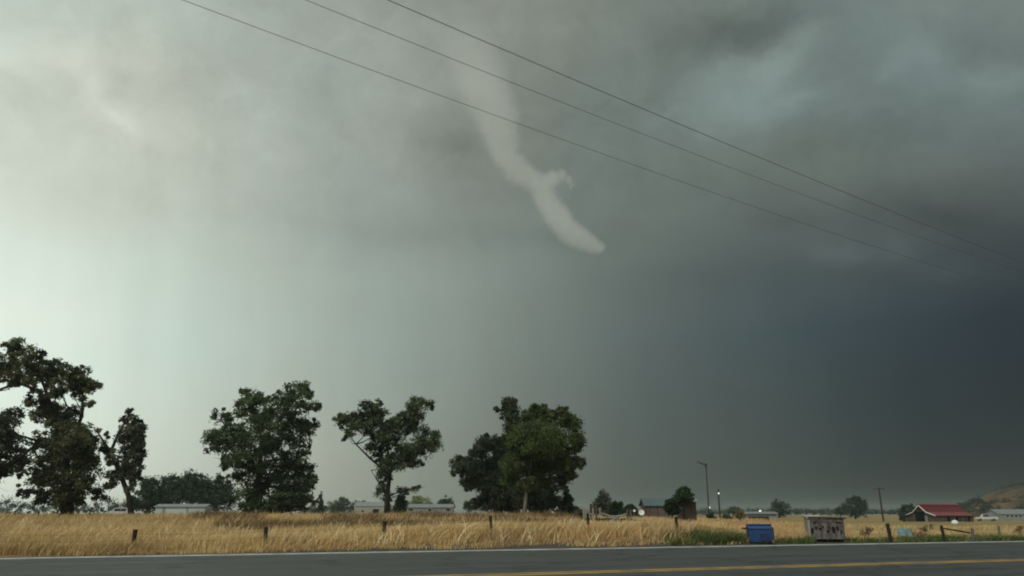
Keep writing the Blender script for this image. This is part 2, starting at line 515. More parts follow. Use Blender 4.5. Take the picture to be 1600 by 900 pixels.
# bare gravelly verge close to the asphalt
sepg = nd(N, "ShaderNodeSeparateXYZ"); L.new(rotv.outputs[0], sepg.inputs[0])
edge = math_(N, L, "ADD", sepg.outputs[1], math_(N, L, "MULTIPLY", noise(N, L, pos, .7, 4, .6).outputs["Fac"], 1.6))
sx = math_(N, L, "DIVIDE", math_(N, L, "SUBTRACT", sepg.outputs[0], 37.0), 5.5)
edge = math_(N, L, "SUBTRACT", edge, math_(N, L, "MULTIPLY", math_(N, L, "POWER", .3, math_(N, L, "MULTIPLY", sx, sx)), 3.0))
verge = maprange(N, L, edge, 43.0, 43.9, 1, 0, True)
gv = mixc(N, L, noise(N, L, pos, 9, 4, .7).outputs["Fac"], (.05, .047, .04, 1), (.13, .12, .10, 1))
c1 = mixc(N, L, verge, c1, gv)
L.new(c1, b.inputs["Base Color"])
bm_ = nd(N, "ShaderNodeBump"); bm_.inputs["Strength"].default_value = .8; bm_.inputs["Distance"].default_value = .12
L.new(noise(N, L, pos, 2.5, 6, .7).outputs["Fac"], bm_.inputs["Height"]); L.new(bm_.outputs[0], b.inputs["Normal"])
structure("ground", mesh_np("ground", GV, 4, gi, gm, smooth=True))


# ------------------------------------------------------------------ road
def strip(name, p0, p1, z, mat, s0=-400, s1=900, wob=0.0, n=260, kind="structure"):
    s = np.linspace(s0, s1, n)
    e0 = p0 + wob * np.sin(s * .9) * .3; e1 = p1 + wob * (np.sin(s * .31) + np.sin(s * 1.7 + 1) * .5)
    xa, ya = xy(s, e0); xb, yb = xy(s, e1)
    V = np.concatenate([np.stack([xa, ya, np.full(n, z)], 1), np.stack([xb, yb, np.full(n, z)], 1)])
    i = np.arange(n - 1)
    return structure(name, mesh_np(name, V, 4, np.stack([i, i + 1, i + 1 + n, i + n], 1), mat))


def road_mat(name, base, var, line=False):
    m = bpy.data.materials.new(name); m.use_nodes = True
    N, L = m.node_tree.nodes, m.node_tree.links
    b = N["Principled BSDF"]; b.inputs["Roughness"].default_value = .62; b.inputs["Specular IOR Level"].default_value = .28
    g = nd(N, "ShaderNodeNewGeometry")
    r = nd(N, "ShaderNodeVectorRotate", rotation_type="Z_AXIS"); L.new(g.outputs["Position"], r.inputs["Vector"]); r.inputs["Angle"].default_value = -RA
    v = vmath(N, L, "MULTIPLY", r.outputs[0], (.02, 1.0, 1.0))
    if line:
        n1 = noise(N, L, vmath(N, L, "MULTIPLY", r.outputs[0], (1.0, 1.6, 1.0)), .9, 5, .65)
        worn = maprange(N, L, n1.outputs["Fac"], .40, .60, 0, var, True)
        c = mixc(N, L, worn, (*base, 1), (.085, .087, .085, 1))
        L.new(c, b.inputs["Base Color"])
    else:
        n1 = noise(N, L, v, .55, 5, .6); n2 = noise(N, L, g.outputs["Position"], 25, 3, .7); n3_ = noise(N, L, vmath(N, L, "MULTIPLY", r.outputs[0], (.12, .5, 1)), .7, 5, .6)
        k = math_(N, L, "ADD", maprange(N, L, n1.outputs["Fac"], .3, .7, 1 - var, 1 + var), maprange(N, L, n2.outputs["Fac"], .3, .7, -.15, .15))
        k = math_(N, L, "ADD", k, maprange(N, L, n3_.outputs["Fac"], .3, .7, -.14, .14))
        vo = nd(N, "ShaderNodeTexVoronoi", feature="DISTANCE_TO_EDGE"); vo.inputs["Scale"].default_value = .32
        wv_ = vmath(N, L, "SCALE", vmath(N, L, "SUBTRACT", noise(N, L, g.outputs["Position"], .8, 5, .7).outputs["Color"], (.5, .5, .5)), s=2.2)
        L.new(vmath(N, L, "ADD", vmath(N, L, "MULTIPLY", r.outputs[0], (.55, 1.0, 1.0)), wv_), vo.inputs["Vector"])
        crack = maprange(N, L, vo.outputs["Distance"], .0, .05, .45, 1.0, True)
        crack = math_(N, L, "MAXIMUM", crack, maprange(N, L, noise(N, L, g.outputs["Position"], .12, 3, .5).outputs["Fac"], .42, .52, 1.0, 0.0, True))
        k = math_(N, L, "MULTIPLY", k, crack)
        L.new(vmath(N, L, "SCALE", base, s=k), b.inputs["Base Color"])
        bp = nd(N, "ShaderNodeBump"); bp.inputs["Strength"].default_value = .5; bp.inputs["Distance"].default_value = .01
        L.new(n2.outputs["Fac"], bp.inputs["Height"]); L.new(bp.outputs[0], b.inputs["Normal"])
        L.new(maprange(N, L, n1.outputs["Fac"], .3, .7, .5, .75), b.inputs["Roughness"])
    return m


asphalt = road_mat("worn_asphalt", (.058, .062, .060), .28)
strip("road", 7.0, 41.75, 0.010, asphalt, wob=.10, n=900)
strip("road_edge_line", P_WHITE - .6, P_WHITE + .6, .016, road_mat("worn_white_line", (.52, .53, .50), .55, True))
ym = road_mat("worn_yellow_line", (.50, .31, .07), .6, True)
strip("road_centre_line", P_YELLOW - .50, P_YELLOW - .12, .016, ym)
strip("road_centre_line", P_YELLOW + .12, P_YELLOW + .50, .016, ym)


# ------------------------------------------------------------------ grass
def blades(name, label, x, y, h, wd, lean, mat, tones, tone_pick, bend=.35, zoff=0.0):
    """x,y base points; each point is one blade: a strip narrowing to a bent tip"""
    n = len(x); z = zg(x, y) - .03 + zoff
    ang = rng.uniform(0, 6.28, n); lx, ly = np.cos(ang) * lean * h, np.sin(ang) * lean * h
    lx = lx + h * (.20 + .28 * field_noise(x, y, .8, 31))                                      # the wind blows to the right
    fa = rng.uniform(0, math.pi, n); wx, wy = np.cos(fa) * wd / 2, np.sin(fa) * wd / 2
    base = np.stack([x, y, z], 1)
    mid = base + np.stack([lx * bend, ly * bend, h * .55], 1)
    tip = base + np.stack([lx, ly, h * .95], 1)
    wv_ = np.stack([wx, wy, np.zeros(n)], 1)
    V = np.stack([base - wv_, base + wv_, mid + wv_ * .9, mid - wv_ * .9, tip], 1).reshape(-1, 3)
    i = np.arange(n)[:, None] * 5
    q = np.concatenate([i + [0, 1, 2], i + [0, 2, 3], i + [3, 2, 4]], 1).reshape(-1, 3)
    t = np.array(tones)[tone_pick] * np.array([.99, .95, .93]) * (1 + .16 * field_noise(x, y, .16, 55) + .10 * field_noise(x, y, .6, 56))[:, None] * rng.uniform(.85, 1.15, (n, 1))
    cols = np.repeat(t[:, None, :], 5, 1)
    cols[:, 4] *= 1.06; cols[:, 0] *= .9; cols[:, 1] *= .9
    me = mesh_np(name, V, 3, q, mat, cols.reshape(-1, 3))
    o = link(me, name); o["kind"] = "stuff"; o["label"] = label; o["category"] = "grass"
    return o


def field_noise(x, y, sc, seed):
    r = np.random.default_rng(seed); v = 0
    for k in range(6):
        a = r.uniform(0, 6.28); f = sc * r.uniform(.6, 1.8); v = v + np.sin((x * math.cos(a) + y * math.sin(a)) * f + r.uniform(0, 6.28))
    return v / 6


def scatter(n_t, Y0, Y1, pxl, pxr, per, spread):
    """tufts spread evenly on screen-size terms: denser near, thinner far"""
    u = rng.random(n_t)
    Y = 1 / (1 / Y0 + u * (1 / Y1 - 1 / Y0))
    k = rng.uniform((pxl - 800) / 1299, (pxr - 800) / 1299, n_t)
    x = k * Y
    xx = np.repeat(x, per) + rng.normal(0, spread, n_t * per); yy = np.repeat(Y, per) + rng.normal(0, spread, n_t * per)
    return xx, yy, np.repeat(rng.random(n_t), per)


GOLD = [(.74, .58, .30), (.68, .51, .24), (.58, .42, .20), (.80, .67, .40), (.50, .35, .17), (.38, .33, .16), (.62, .40, .20)]
GREEN = [(.10, .15, .05), (.15, .19, .06), (.07, .12, .035), (.20, .21, .08)]

xx, yy, tr = scatter(46000, 38, 125, -260, 1900, 9, .17)
s, p = sp(xx, yy); q = s / np.maximum(p, 1)
edge_p = 42.0 + field_noise(xx, yy, .9, 3) * .5 + np.where(q > .78, .3, 0)
turnout = np.exp(-((s - 33.6) / 2.2) ** 2) * 1.6 + np.exp(-((s - 39.6) / 2.6) ** 2) * 3.6
keep = p > edge_p + turnout * 0.8
fn = field_noise(xx, yy, .35, 5)
right = np.clip((q - .80) / .25, 0, 1)                      # short grass on the right, tall on the left
dens = np.where((q > .85) & (p > 62), .35, 1.0)
keep &= rng.random(len(xx)) < dens
xx, yy, tr, s, p, q, fn, right = [a[keep] for a in (xx, yy, tr, s, p, q, fn, right)]
h = (.62 + .22 * fn + rng.normal(0, .10, len(xx)) + .28 * (tr > .93)) * (1 - .42 * right)
h *= np.clip((p - 41.9) / 1.6, .35, 1)
pxg = 800 + 1299 * xx / yy
h *= np.where((pxg > 895) & (pxg < 1165) & (p > 47), .62, 1.0)
h = np.clip(h, .15, 1.25)
wd = .017 + .00026 * yy + rng.uniform(0, .012, len(xx))
fb = field_noise(xx, yy, 1.2, 8)
pick = np.clip(np.floor((fb * 1.2 + rng.normal(0, .28, len(xx)) + .55) * 4), 0, 3).astype(int)
pick = np.array([4, 2, 1, 0])[3 - pick]
pick = np.where(rng.random(len(xx)) < .12, 3, pick)
pick = np.where(rng.random(len(xx)) < .10 + .25 * right, 5, pick)
pick = np.where((rng.random(len(xx)) < .28) & (q > .45) & (q < .85), 6, pick)
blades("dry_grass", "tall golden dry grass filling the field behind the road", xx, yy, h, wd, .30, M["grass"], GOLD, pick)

xx, yy, tr = scatter(2300, 46, 60, 1085, 1152, 10, .22)
keep = sp(xx, yy)[1] > 42.6 + field_noise(xx, yy, 1.1, 9) * .5
xx, yy = xx[keep], yy[keep]
blades("green_weeds", "wide patch of taller green weeds just left of the blue bin", xx, yy, np.clip(rng.normal(.48, .12, len(xx)) + .15 * field_noise(xx, yy, 1.0, 2), .15, .8), .04 + rng.uniform(0, .03, len(xx)), .5, M["grass"],
       GREEN, rng.integers(0, 4, len(xx)))
# darker reddish weeds and pale tufts standing above the grass
xx, yy, tr = scatter(3600, 50, 92, 300, 900, 9, .22)
keep = (field_noise(xx, yy, .45, 40) > .12) & (sp(xx, yy)[1] > 50)
xx, yy = xx[keep], yy[keep]
blades("brown_weeds", "taller reddish brown weeds along the top of the grass", xx, yy, np.clip(rng.normal(.95, .18, len(xx)), .4, 1.4), .03 + rng.uniform(0, .03, len(xx)), .35, M["grass"],
       [(.20, .12, .07), (.26, .17, .09), (.14, .10, .06), (.20, .17, .08)], rng.integers(0, 4, len(xx)))
xx, yy, tr = scatter(500, 42, 62, -100, 1080, 14, .28)
keep = sp(xx, yy)[1] > 42.3
xx, yy = xx[keep], yy[keep]
blades("pale_tufts", "pale bleached tufts scattered through the golden grass", xx, yy, np.clip(rng.normal(.85, .2, len(xx)), .3, 1.3), .03 + rng.uniform(0, .03, len(xx)), .7, M["grass"],
       [(.80, .68, .42), (.70, .56, .30)], rng.integers(0, 2, len(xx)))

# green weeds along the right verge
xx, yy, tr = scatter(12500, 44, 72, 1040, 1900, 9, .16)
s, p = sp(xx, yy)
turnout = np.exp(-((s - 33.4) / 2.0) ** 2) * 1.8 + np.exp(-((s - 39.6) / 1.9) ** 2) * 2.9
lim = 45.0 + field_noise(xx, yy, .5, 12) * 2.0 + np.where(s < 38, 2.5, 1.9) - np.clip((s - 55) / 12, 0, 1.4)
keep = (p > 42.0 + turnout + field_noise(xx, yy, 1.3, 4) * .25) & (p < lim) & (rng.random(len(xx)) < .8)
xx, yy, s, p = xx[keep], yy[keep], s[keep], p[keep]
blades("green_weeds", "low green weeds along the road edge around the bins", xx, yy,
       np.clip(.36 + .18 * field_noise(xx, yy, .8, 6) + rng.normal(0, .07, len(xx)), .08, .7),
       .045 + rng.uniform(0, .03, len(xx)), .5, M["grass"], GREEN, rng.integers(0, 4, len(xx)))


# ------------------------------------------------------------------ trees
def leaf_mesh(name, centres, radii, n_leaf, size, tone, parent, clump=.42, flat_=.8, tone_var=.5, mat=None):
    """leaves gathered in small clumps inside ellipsoids; centres (k,3) radii (k,3)"""
    C = np.asarray(centres, float); R = np.asarray(radii, float) * 1.16
    n_leaf = int(n_leaf * (3.0 if size < .3 else 1.5)); size = size * .68; tone = np.array(tone) * np.array([2.1, 2.25, 2.0])
    vol = (R[:, 0] * R[:, 2]); share = np.maximum((n_leaf * vol / vol.sum()).astype(int), 20)
    pts, tn = [], []
    def cut(a_, m_): return np.clip(a_, -m_, m_)
    for c, r, n in zip(C, R, share):
        nc = max(8, int(n / 55))
        d = rng.normal(0, 1, (nc, 3)); d /= np.linalg.norm(d, axis=1)[:, None]
        cc = c + d * r * (rng.random((nc, 1)) ** .42) * .98
        ct = np.clip(rng.normal(1, tone_var, nc), .35, 2.2)
        k = rng.integers(0, nc, n)
        cr_ = clump * 1.05 * np.mean(r[[0, 2]]) * rng.uniform(.4, 1.3, nc)
        q_ = cc[k] + cut(rng.normal(0, .5, (n, 3)), .95) * cr_[k][:, None] * np.array([1, 1, flat_])
        pts.append(q_); tn.append(ct[k] * rng.uniform(.8, 1.2, n))
    Pn = np.concatenate(pts); T = np.concatenate(tn); n = len(Pn)
    a = rng.normal(0, 1, (n, 3)); a /= np.linalg.norm(a, axis=1)[:, None]
    b_ = np.cross(a, rng.normal(0, 1, (n, 3))); b_ /= np.linalg.norm(b_, axis=1)[:, None]
    sz = size * rng.uniform(.6, 1.35, (n, 1))
    V = np.stack([Pn - a * sz, Pn + b_ * sz * .42, Pn + a * sz, Pn - b_ * sz * .42], 1).reshape(-1, 3)
    tone = np.array(tone)
    hue = rng.normal(0, .12, (n, 1)) * np.array([[1, 0, -.3]])
    cols = np.repeat((tone * T[:, None] * (1 + hue))[:, None, :], 4, 1).reshape(-1, 3)
    off = np.array(parent["_w"])
    me = mesh_np(name, V - off, 4, np.arange(n * 4), mat or M["leaf"], np.clip(cols, 0.002, 1))
    o = bpy.data.objects.new(name, me); COL.objects.link(o); o.parent = parent
    return o


def tree(name, label, cat, Y, blobs, trunk, limbs, n_leaf, size, tone, bark="bark", group=None, clump=.42, depth=.8, twigs=True, tone_var=.5):
    """blobs [(px,py,rx,ry)], trunk [(px,py,r_px)], limbs [[(px,py,r_px)..]] measured on the photograph, set at distance Y"""
    k = Y / (F_PX / CT)
    bx, by, br = trunk[0]
    base = at(bx, by, Y); base[2] = Z(base[0], Y)
    t = empty(name, base, label, cat, group)
    cs, rs = [], []
    parts_ = []
    for (cx, cy, rx, ry) in blobs:                          # big boughs break up into smaller lobes
        if rx * k > 1.25 and Y < 150:
            parts_.append((cx, cy, rx * .88, ry * .88))
            a0 = random.uniform(0, 6.28)
            for j in range(4):
                a = a0 + j * 1.57 + random.uniform(-.5, .5); q_ = random.uniform(.7, .98)
                parts_.append((cx + math.cos(a) * rx * q_, cy + math.sin(a) * ry * q_, rx * random.uniform(.26, .42), ry * random.uniform(.26, .45)))
        else:
            parts_.append((cx, cy, rx, ry))
    blobs = parts_
    n_b = len(blobs)
    cxm = sum(b_[0] for b_ in blobs) / n_b
    for i, (cx, cy, rx, ry) in enumerate(blobs):
        width = max(abs(b_[0] - cxm) for b_ in blobs) + rx
        room = max(width ** 2 - (cx - cxm) ** 2, 0) ** .5 * depth * .55
        dy = random.uniform(-1, 1) * room * k
        c = at(cx, cy, Y + dy)
        cs.append(c); rs.append((rx * k, (rx + ry) / 2 * k * 1.1, ry * k))
    tp = [Vector(base) + Vector((0, 0, -.2))] + [Vector(at(a, b_, Y)) for a, b_, r in trunk[(1 if trunk[0][1] > 790 else 0):]]
    tr_ = [br * k * 1.25] + [r * k for a, b_, r in trunk[(1 if trunk[0][1] > 790 else 0):]]
    MB().tube(tp, tr_, 8).build("trunk", M[bark], t, True)
    skeleton = list(tp[1:])
    for lm in limbs:
        pts = [Vector(at(a, b_, Y + (random.uniform(-.6, .6) if i else 0))) for i, (a, b_, r) in enumerate(lm)]
        MB().tube(pts, [r * k for a, b_, r in lm], 6).build("limb", M["bark"], t, True)
        skeleton += pts
    if twigs:
        mb = MB()
        for c, r in zip(cs, rs):
            c = Vector(c)
            near = min(skeleton, key=lambda q_: (q_ - c).length + max(0, (q_.z - c.z)) * 1.0)
            m = (near + c) / 2 + Vector((random.uniform(-.3, .3), random.uniform(-.3, .3), random.uniform(-.5, .1)))
            r0 = max(.035, .022 * (c - near).length)
            mb.tube([near, m, c], [r0 * 1.5, r0, r0 * .5], 5)
            for _ in range(5):
                e = c + Vector((random.gauss(0, 1) * r[0], random.gauss(0, 1) * r[1], random.gauss(0, 1) * r[2])) * .6
                mb.tube([m.lerp(c, random.uniform(.4, 1)), m.lerp(e, .6), e], [r0 * .55, r0 * .35, r0 * .15], 4)
        mb.build("branches", M["bark"], t, True)["kind"] = "stuff"
    leaf_mesh("crown", cs, rs, n_leaf, size, tone, t, clump, tone_var=tone_var)
    return t


OLIVE = (.060, .066, .026); DARKG = (.030, .042, .022); BROWNG = (.050, .050, .028); GREYG = (.040, .045, .032)
tree("broad_tree", "largest tree at the far left, open crown spreading over the field edge", "tree", 88,
     [(22,543,20,17),(48,558,22,16),(8,572,22,20),(78,566,13,10),(58,585,36,17),(98,583,26,14),(128,592,22,18),(112,606,24,14),(148,604,12,12),(28,592,28,12),(134,628,11,10),(72,612,24,10),
      (72,642,24,20),(96,658,26,24),(55,628,14,12),(112,690,30,28),(84,712,28,34),(136,684,15,20),(68,752,22,20),(112,752,28,25),(140,738,13,26),(158,772,14,13),(96,780,40,12),(130,712,20,22),(60,690,12,16),(40,765,12,10)],
     [(107,803,9),(105,765,8),(101,715,6.5),(88,655,4.5),(62,612,3.5)], [[(62,612,3),(30,598,2.4),(-10,612,1.8)],[(101,715,4),(128,650,2.6),(130,600,1.6)],[(105,765,4),(140,720,2.5),(150,690,1.5)],[(88,655,3),(60,580,1.8),(30,548,1.1)],[(104,750,3),(70,730,2),(50,700,1.2)]],
     15500, .26, BROWNG)
tree("edge_tree", "dark tree cut by the left edge, one long slanting limb", "tree", 80,
     [(16,655,20,17),(-8,672,26,22),(14,690,24,17),(28,716,18,14),(-26,700,34,30),(4,730,22,16),(-60,680,40,50),(-40,740,40,30),(36,738,10,8)],
     [(-30,803,9),(-25,770,8),(-12,745,6)], [[(-12,745,4.5),(30,716,2.8),(62,690,1.5)],[(-25,770,5),(-40,710,3.5),(-30,660,2)]], 9500, .27, (.038,.042,.028))
tree("leaning_tree", "leaning tree with a forked bare trunk, beside the largest tree", "tree", 84,
     [(203,646,6,7),(194,657,6,7),(211,668,11,15),(202,684,14,18),(216,694,9,16),(197,712,12,12),(213,735,11,10),(196,738,12,14),(178,716,8,12),(206,758,8,10),(166,700,9,10),(168,680,5,5),(176,752,10,14),(216,682,9,17),(215,706,10,16),(209,726,12,12),(210,748,9,9)],
     [(209,803,4.6),(201,775,4.2),(187,738,3.8),(173,706,3.3)], [[(173,706,2.6),(186,675,2.0),(205,640,1.1)],[(173,706,2.4),(162,690,1.9),(152,674,1.1)],[(187,738,1.6),(203,715,1.0)]],
     4600, .24, (.045,.048,.034), clump=.4)
tree("broad_tree", "tall full leafy tree behind the pale mobile home", "tree", 98,
     [(396,624,24,17),(378,640,16,11),(455,616,26,15),(480,606,12,13),(489,640,11,13),(443,640,34,18),(350,650,14,14),(332,688,16,16),(362,678,24,18),(412,678,40,30),(460,676,28,20),(378,712,32,20),(440,716,38,26),
      (472,738,22,17),(402,748,38,22),(455,765,34,24),(486,748,10,10),(385,780,20,18),(432,784,44,14),(352,726,11,9),(482,662,12,9),(345,700,14,12),(470,785,22,14)],
     [(392,803,5),(397,775,4.5),(405,735,4),(410,690,3)], [[(405,735,3),(370,690,2),(345,655,1.1)],[(410,690,2.6),(440,650,1.8),(470,612,1)],[(397,775,3),(450,730,2.4),(485,700,1.1)],[(410,690,2),(400,650,1.4),(394,622,.8)],[(403,803,3),(412,760,2.2),(430,720,1.5)]],
     17500, .26, (.040,.052,.026), bark="bark")
tree("fork_tree", "solitary open tree with thin crown on a slender dark trunk", "tree", 95,
     [(546,657,22,12),(532,654,12,6),(584,643,24,15),(570,664,26,15),(606,678,26,19),(652,634,16,14),(673,636,9,7),(648,656,14,15),(628,662,20,16),(666,690,17,20),(642,702,24,14),(590,698,20,14),(618,722,28,14),
      (600,742,12,12),(646,724,14,8),(544,682,10,7),(680,682,6,12)],
     [(605,803,4.6),(605,775,3.6),(609,742,3.2),(610,722,2.4)], [[(609,742,2.3),(578,716,1.8),(556,694,1.1),(540,672,.7)],[(609,738,2.2),(634,718,1.5),(662,690,.9)],[(610,722,1.9),(600,680,1.3),(585,645,.7)],[(610,722,1.9),(640,670,1.3),(652,635,.7)],[(606,775,1.3),(632,766,.8),(660,762,.4)],[(605,770,1.1),(590,752,.7),(580,735,.4)]],
     10500, .23, (.042,.052,.028), clump=.42)
tree("twiggy_undergrowth", "sparse twiggy growth low on the solitary tree's trunk", "shrub", 95.5,
     [(594,764,11,10),(632,768,12,6),(650,763,12,4),(607,778,10,10)], [(604,803,1.2),(605,785,.9),(607,770,.6)], [[(607,780,.7),(640,765,.4),(664,760,.3)]], 700, .18, (.04,.045,.028))
tree("plume_tree", "dark tree whose narrow top sticks up left of the round olive tree", "tree", 112,
     [(797,632,13,11),(780,640,8,5),(797,652,12,13),(806,668,14,12),(764,694,20,14),(748,704,14,12),(790,704,18,18),(732,732,22,15),(718,724,12,9),(762,732,28,18),(746,752,24,14),(778,762,22,22),(762,782,22,14),(795,745,20,30),(800,785,26,16)],
     [(778,803,7),(780,765,6),(790,720,4.5),(798,670,2.6),(798,640,1.3)], [[(780,765,3.5),(755,740,2.4),(725,725,1.2)],[(790,720,2.8),(765,695,1.4)]],
     20000, .27, (.030,.036,.022), tone_var=.28)
tree("round_tree", "large round olive green tree with a pale slanting trunk", "tree", 92,
     [(836,651,24,15),(866,649,22,14),(891,660,15,15),(899,688,12,17),(904,720,9,13),(893,743,9,11),(850,688,38,28),(812,688,20,22),(804,726,20,22),(840,728,32,22),(876,716,20,22),(796,752,12,10),(826,756,20,10),(852,756,9,7),(905,700,6,6),(880,640,8,6),(848,637,9,6)],
     [(818,804,2.9),(822,775,2.5),(826,745,2.0),(832,710,1.4)], [[(826,745,2),(850,700,1.3),(870,660,.8)],[(826,745,1.7),(808,715,1)]],
     18500, .23, (.044,.054,.020), bark="pale_bark", tone_var=.3)
tree("dark_shrub_tree", "dark bushy growth beneath the round olive tree", "tree", 104,
     [(846,770,20,18),(868,756,14,12),(858,782,17,12),(832,786,18,12),(880,742,10,9),(815,772,14,18)], [(845,803,3),(848,780,2.4),(855,760,1.5)], [], 6500, .25, (.024,.028,.018))
tree("cypress", "narrow dark conifer standing just right of the round olive tree", "tree", 106,
     [(885,768,4,7),(886,780,7,8),(884,790,10,8),(892,798,13,7),(878,799,10,6)], [(886,803,1.6),(886,790,1.2),(885,770,.6)], [], 3200, .20, (.030,.042,.026), twigs=False)
ROWT = "trees in the dark row behind the mobile home"
for px, py, r, lab in [(232,770,24,"leftmost round tree of the dark row behind the mobile home"), (266,762,24,"second tree of the dark row, above the mobile home's left half"),
                       (300,760,26,"third tree of the dark row, above the mobile home's roof centre"), (338,766,27,"right tree of the dark row, touching the tall full tree")]:
    tree("row_tree", lab, "tree", 185, [(px, py-6, r*.75, r*.55), (px-r*.5, py+8, r*.6, r*.6), (px+r*.5, py+6, r*.62, r*.62), (px, py+16, r, r*.65), (px+r*.1, py-14, r*.4, r*.3)],
         [(px, 805, 3), (px, py+15, 2.5), (px, py, 1.6)], [], 5200, .42, (.028,.040,.026), group=ROWT, tone_var=.22)


def bush_tree(name, label, px, py, rx, ry, Y, tone, n=2200, size=None, cone=False, cat="tree", group=None, base=None):
    """smaller tree of four or five clumps filling an ellipse or a cone"""
    if cone:
        bl = [(px, py-ry*.75, rx*.22, ry*.28), (px, py-ry*.35, rx*.42, ry*.3), (px+rx*.08, py+ry*.05, rx*.62, ry*.34), (px, py+ry*.5, rx*.85, ry*.38)]
    else:
        bl = [(px-rx*.42, py+ry*.2, rx*.52, ry*.55), (px+rx*.42, py+ry*.12, rx*.55, ry*.58), (px+rx*.05, py-ry*.45, rx*.55, ry*.48), (px, py+ry*.5, rx*.85, ry*.5), (px-rx*.2, py-ry*.15, rx*.5, ry*.5)]
    kk = Y / 1299
    return tree(name, label, cat, Y, bl, [(px, base or 806, max(1.0, rx*.07)), (px, py+ry*.5, max(.8, rx*.06)), (px, py-ry*.1, max(.5, rx*.035))], [], n, size or max(.16, 2.3 * kk), tone, group=group, tone_var=.22, twigs=Y < 150)


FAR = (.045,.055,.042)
bush_tree("conical_tree", "small dark conical tree just right of the tall full tree", 501, 786, 9, 17, 240, (.024,.034,.026), 1500, cone=True)
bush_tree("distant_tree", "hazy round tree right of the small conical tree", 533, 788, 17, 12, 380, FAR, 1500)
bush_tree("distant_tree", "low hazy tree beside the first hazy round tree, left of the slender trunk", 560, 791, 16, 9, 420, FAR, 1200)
bush_tree("columnar_shrub", "dark narrow shrub right of the slender tree trunk", 626, 786, 9, 18, 115, (.022,.027,.020), 1800, cone=False, cat="shrub")
bush_tree("distant_tree", "pale yellow green tree behind the long grey building", 655, 783, 22, 10, 330, (.13,.14,.07), 1500)
bush_tree("distant_tree", "dark rounded tree at the right end of the long grey building", 696, 786, 14, 12, 230, (.034,.045,.028), 1600)
bush_tree("distant_tree", "small dark tree left of the foot of the plume-topped tree", 733, 789, 14, 9, 215, (.030,.038,.026), 1200)
bush_tree("twiggy_tree", "greyish half bare tree behind the flatbed trailer", 943, 787, 17, 20, 98, (.085,.085,.068), 1500, .2)
bush_tree("bushy_tree", "dark green bush on the right side of the greyish half bare tree", 964, 793, 12, 12, 96, (.026,.038,.022), 1500, .2)
bush_tree("bushy_tree", "low green bush left of the small white dish", 984, 796, 11, 10, 99, (.028,.040,.024), 1300, .2)
bush_tree("bushy_tree", "leafy tree rising between the two red brown sheds", 1068, 774, 15, 13, 92, (.026,.044,.022), 2600, .2)
bush_tree("bushy_tree", "dark bush in front of the teal roofed shed's right end", 1050, 791, 12, 13, 90, (.020,.030,.018), 2200, .2)
bush_tree("distant_bush", "low dark bush at the foot of the tall street light", 1111, 806, 8, 5, 120, (.03,.035,.022), 700, .2, cat="bush")
bush_tree("distant_bush", "low olive bush right of the lit lamp post", 1136, 808, 8, 5, 122, (.06,.06,.03), 700, .2, cat="bush")
bush_tree("distant_bush", "pale grey green bush left of the white rounded tank", 849, 799, 9, 7, 126, (.11,.115,.08), 900, .2, cat="bush")
bush_tree("distant_bush", "low olive bush at the left end of the flatbed trailer", 906, 803, 11, 7, 84, (.06,.055,.03), 1200, .17, cat="bush")
bush_tree("distant_bush", "dark low bush between the flatbed trailer and the teal roofed shed", 996, 806, 9, 6, 104, (.035,.036,.025), 800, .17, cat="bush")
bush_tree("distant_bush", "straw coloured low bush left of the low grey shed", 1156, 804, 8, 6, 104, (.13,.10,.05), 800, .17, cat="bush")
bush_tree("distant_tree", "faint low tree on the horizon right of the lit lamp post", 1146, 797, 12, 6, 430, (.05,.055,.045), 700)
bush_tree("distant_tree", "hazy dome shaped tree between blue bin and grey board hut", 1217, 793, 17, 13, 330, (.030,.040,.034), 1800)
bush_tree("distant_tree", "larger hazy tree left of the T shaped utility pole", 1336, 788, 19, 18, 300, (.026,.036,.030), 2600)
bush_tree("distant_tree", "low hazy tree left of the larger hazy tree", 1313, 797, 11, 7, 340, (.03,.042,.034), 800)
bush_tree("barn_tree", "dark tree behind the left gable of the red barn", 1418, 796, 11, 11, 235, (.020,.034,.026), 1600)
bush_tree("barn_tree", "dark shrub low against the left side of the red barn", 1411, 808, 6, 6, 205, (.022,.03,.024), 600, cat="shrub")

# far woods that read as one band
def woods(label, x0, x1, top, Y, tone, n):
    e = empty("distant_woods", (*on((x0 + x1) / 2, Y)[:2], 0), label, "woods")
    cs, rs = [], []
    k = Y / 1299
    for px in np.arange(x0, x1, 7):
        hh = max(2.0, (803 - top) * (.75 + .5 * random.random()))
        cs.append(at(px, 803 - hh * .5, Y + random.uniform(-12, 12))); rs.append((7 * k, 7 * k, hh * .55 * k))
    o = leaf_mesh("crown", cs, rs, n, 1.9 * k, tone, e, .5, tone_var=.2)
    loc = e.location.copy(); o.parent = None; o.location = loc
    o.name = "distant_woods"; o["kind"] = "stuff"; o["label"] = label; o["category"] = "woods"
    bpy.data.objects.remove(e)
    o.name = "distant_woods"


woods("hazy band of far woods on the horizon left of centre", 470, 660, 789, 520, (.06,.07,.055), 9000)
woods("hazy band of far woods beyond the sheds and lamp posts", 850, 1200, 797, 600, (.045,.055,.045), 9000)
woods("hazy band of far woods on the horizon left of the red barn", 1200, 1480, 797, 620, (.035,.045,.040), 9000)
woods("dark low woods behind the far left trees", -200, 215, 783, 260, (.03,.038,.03), 12000)

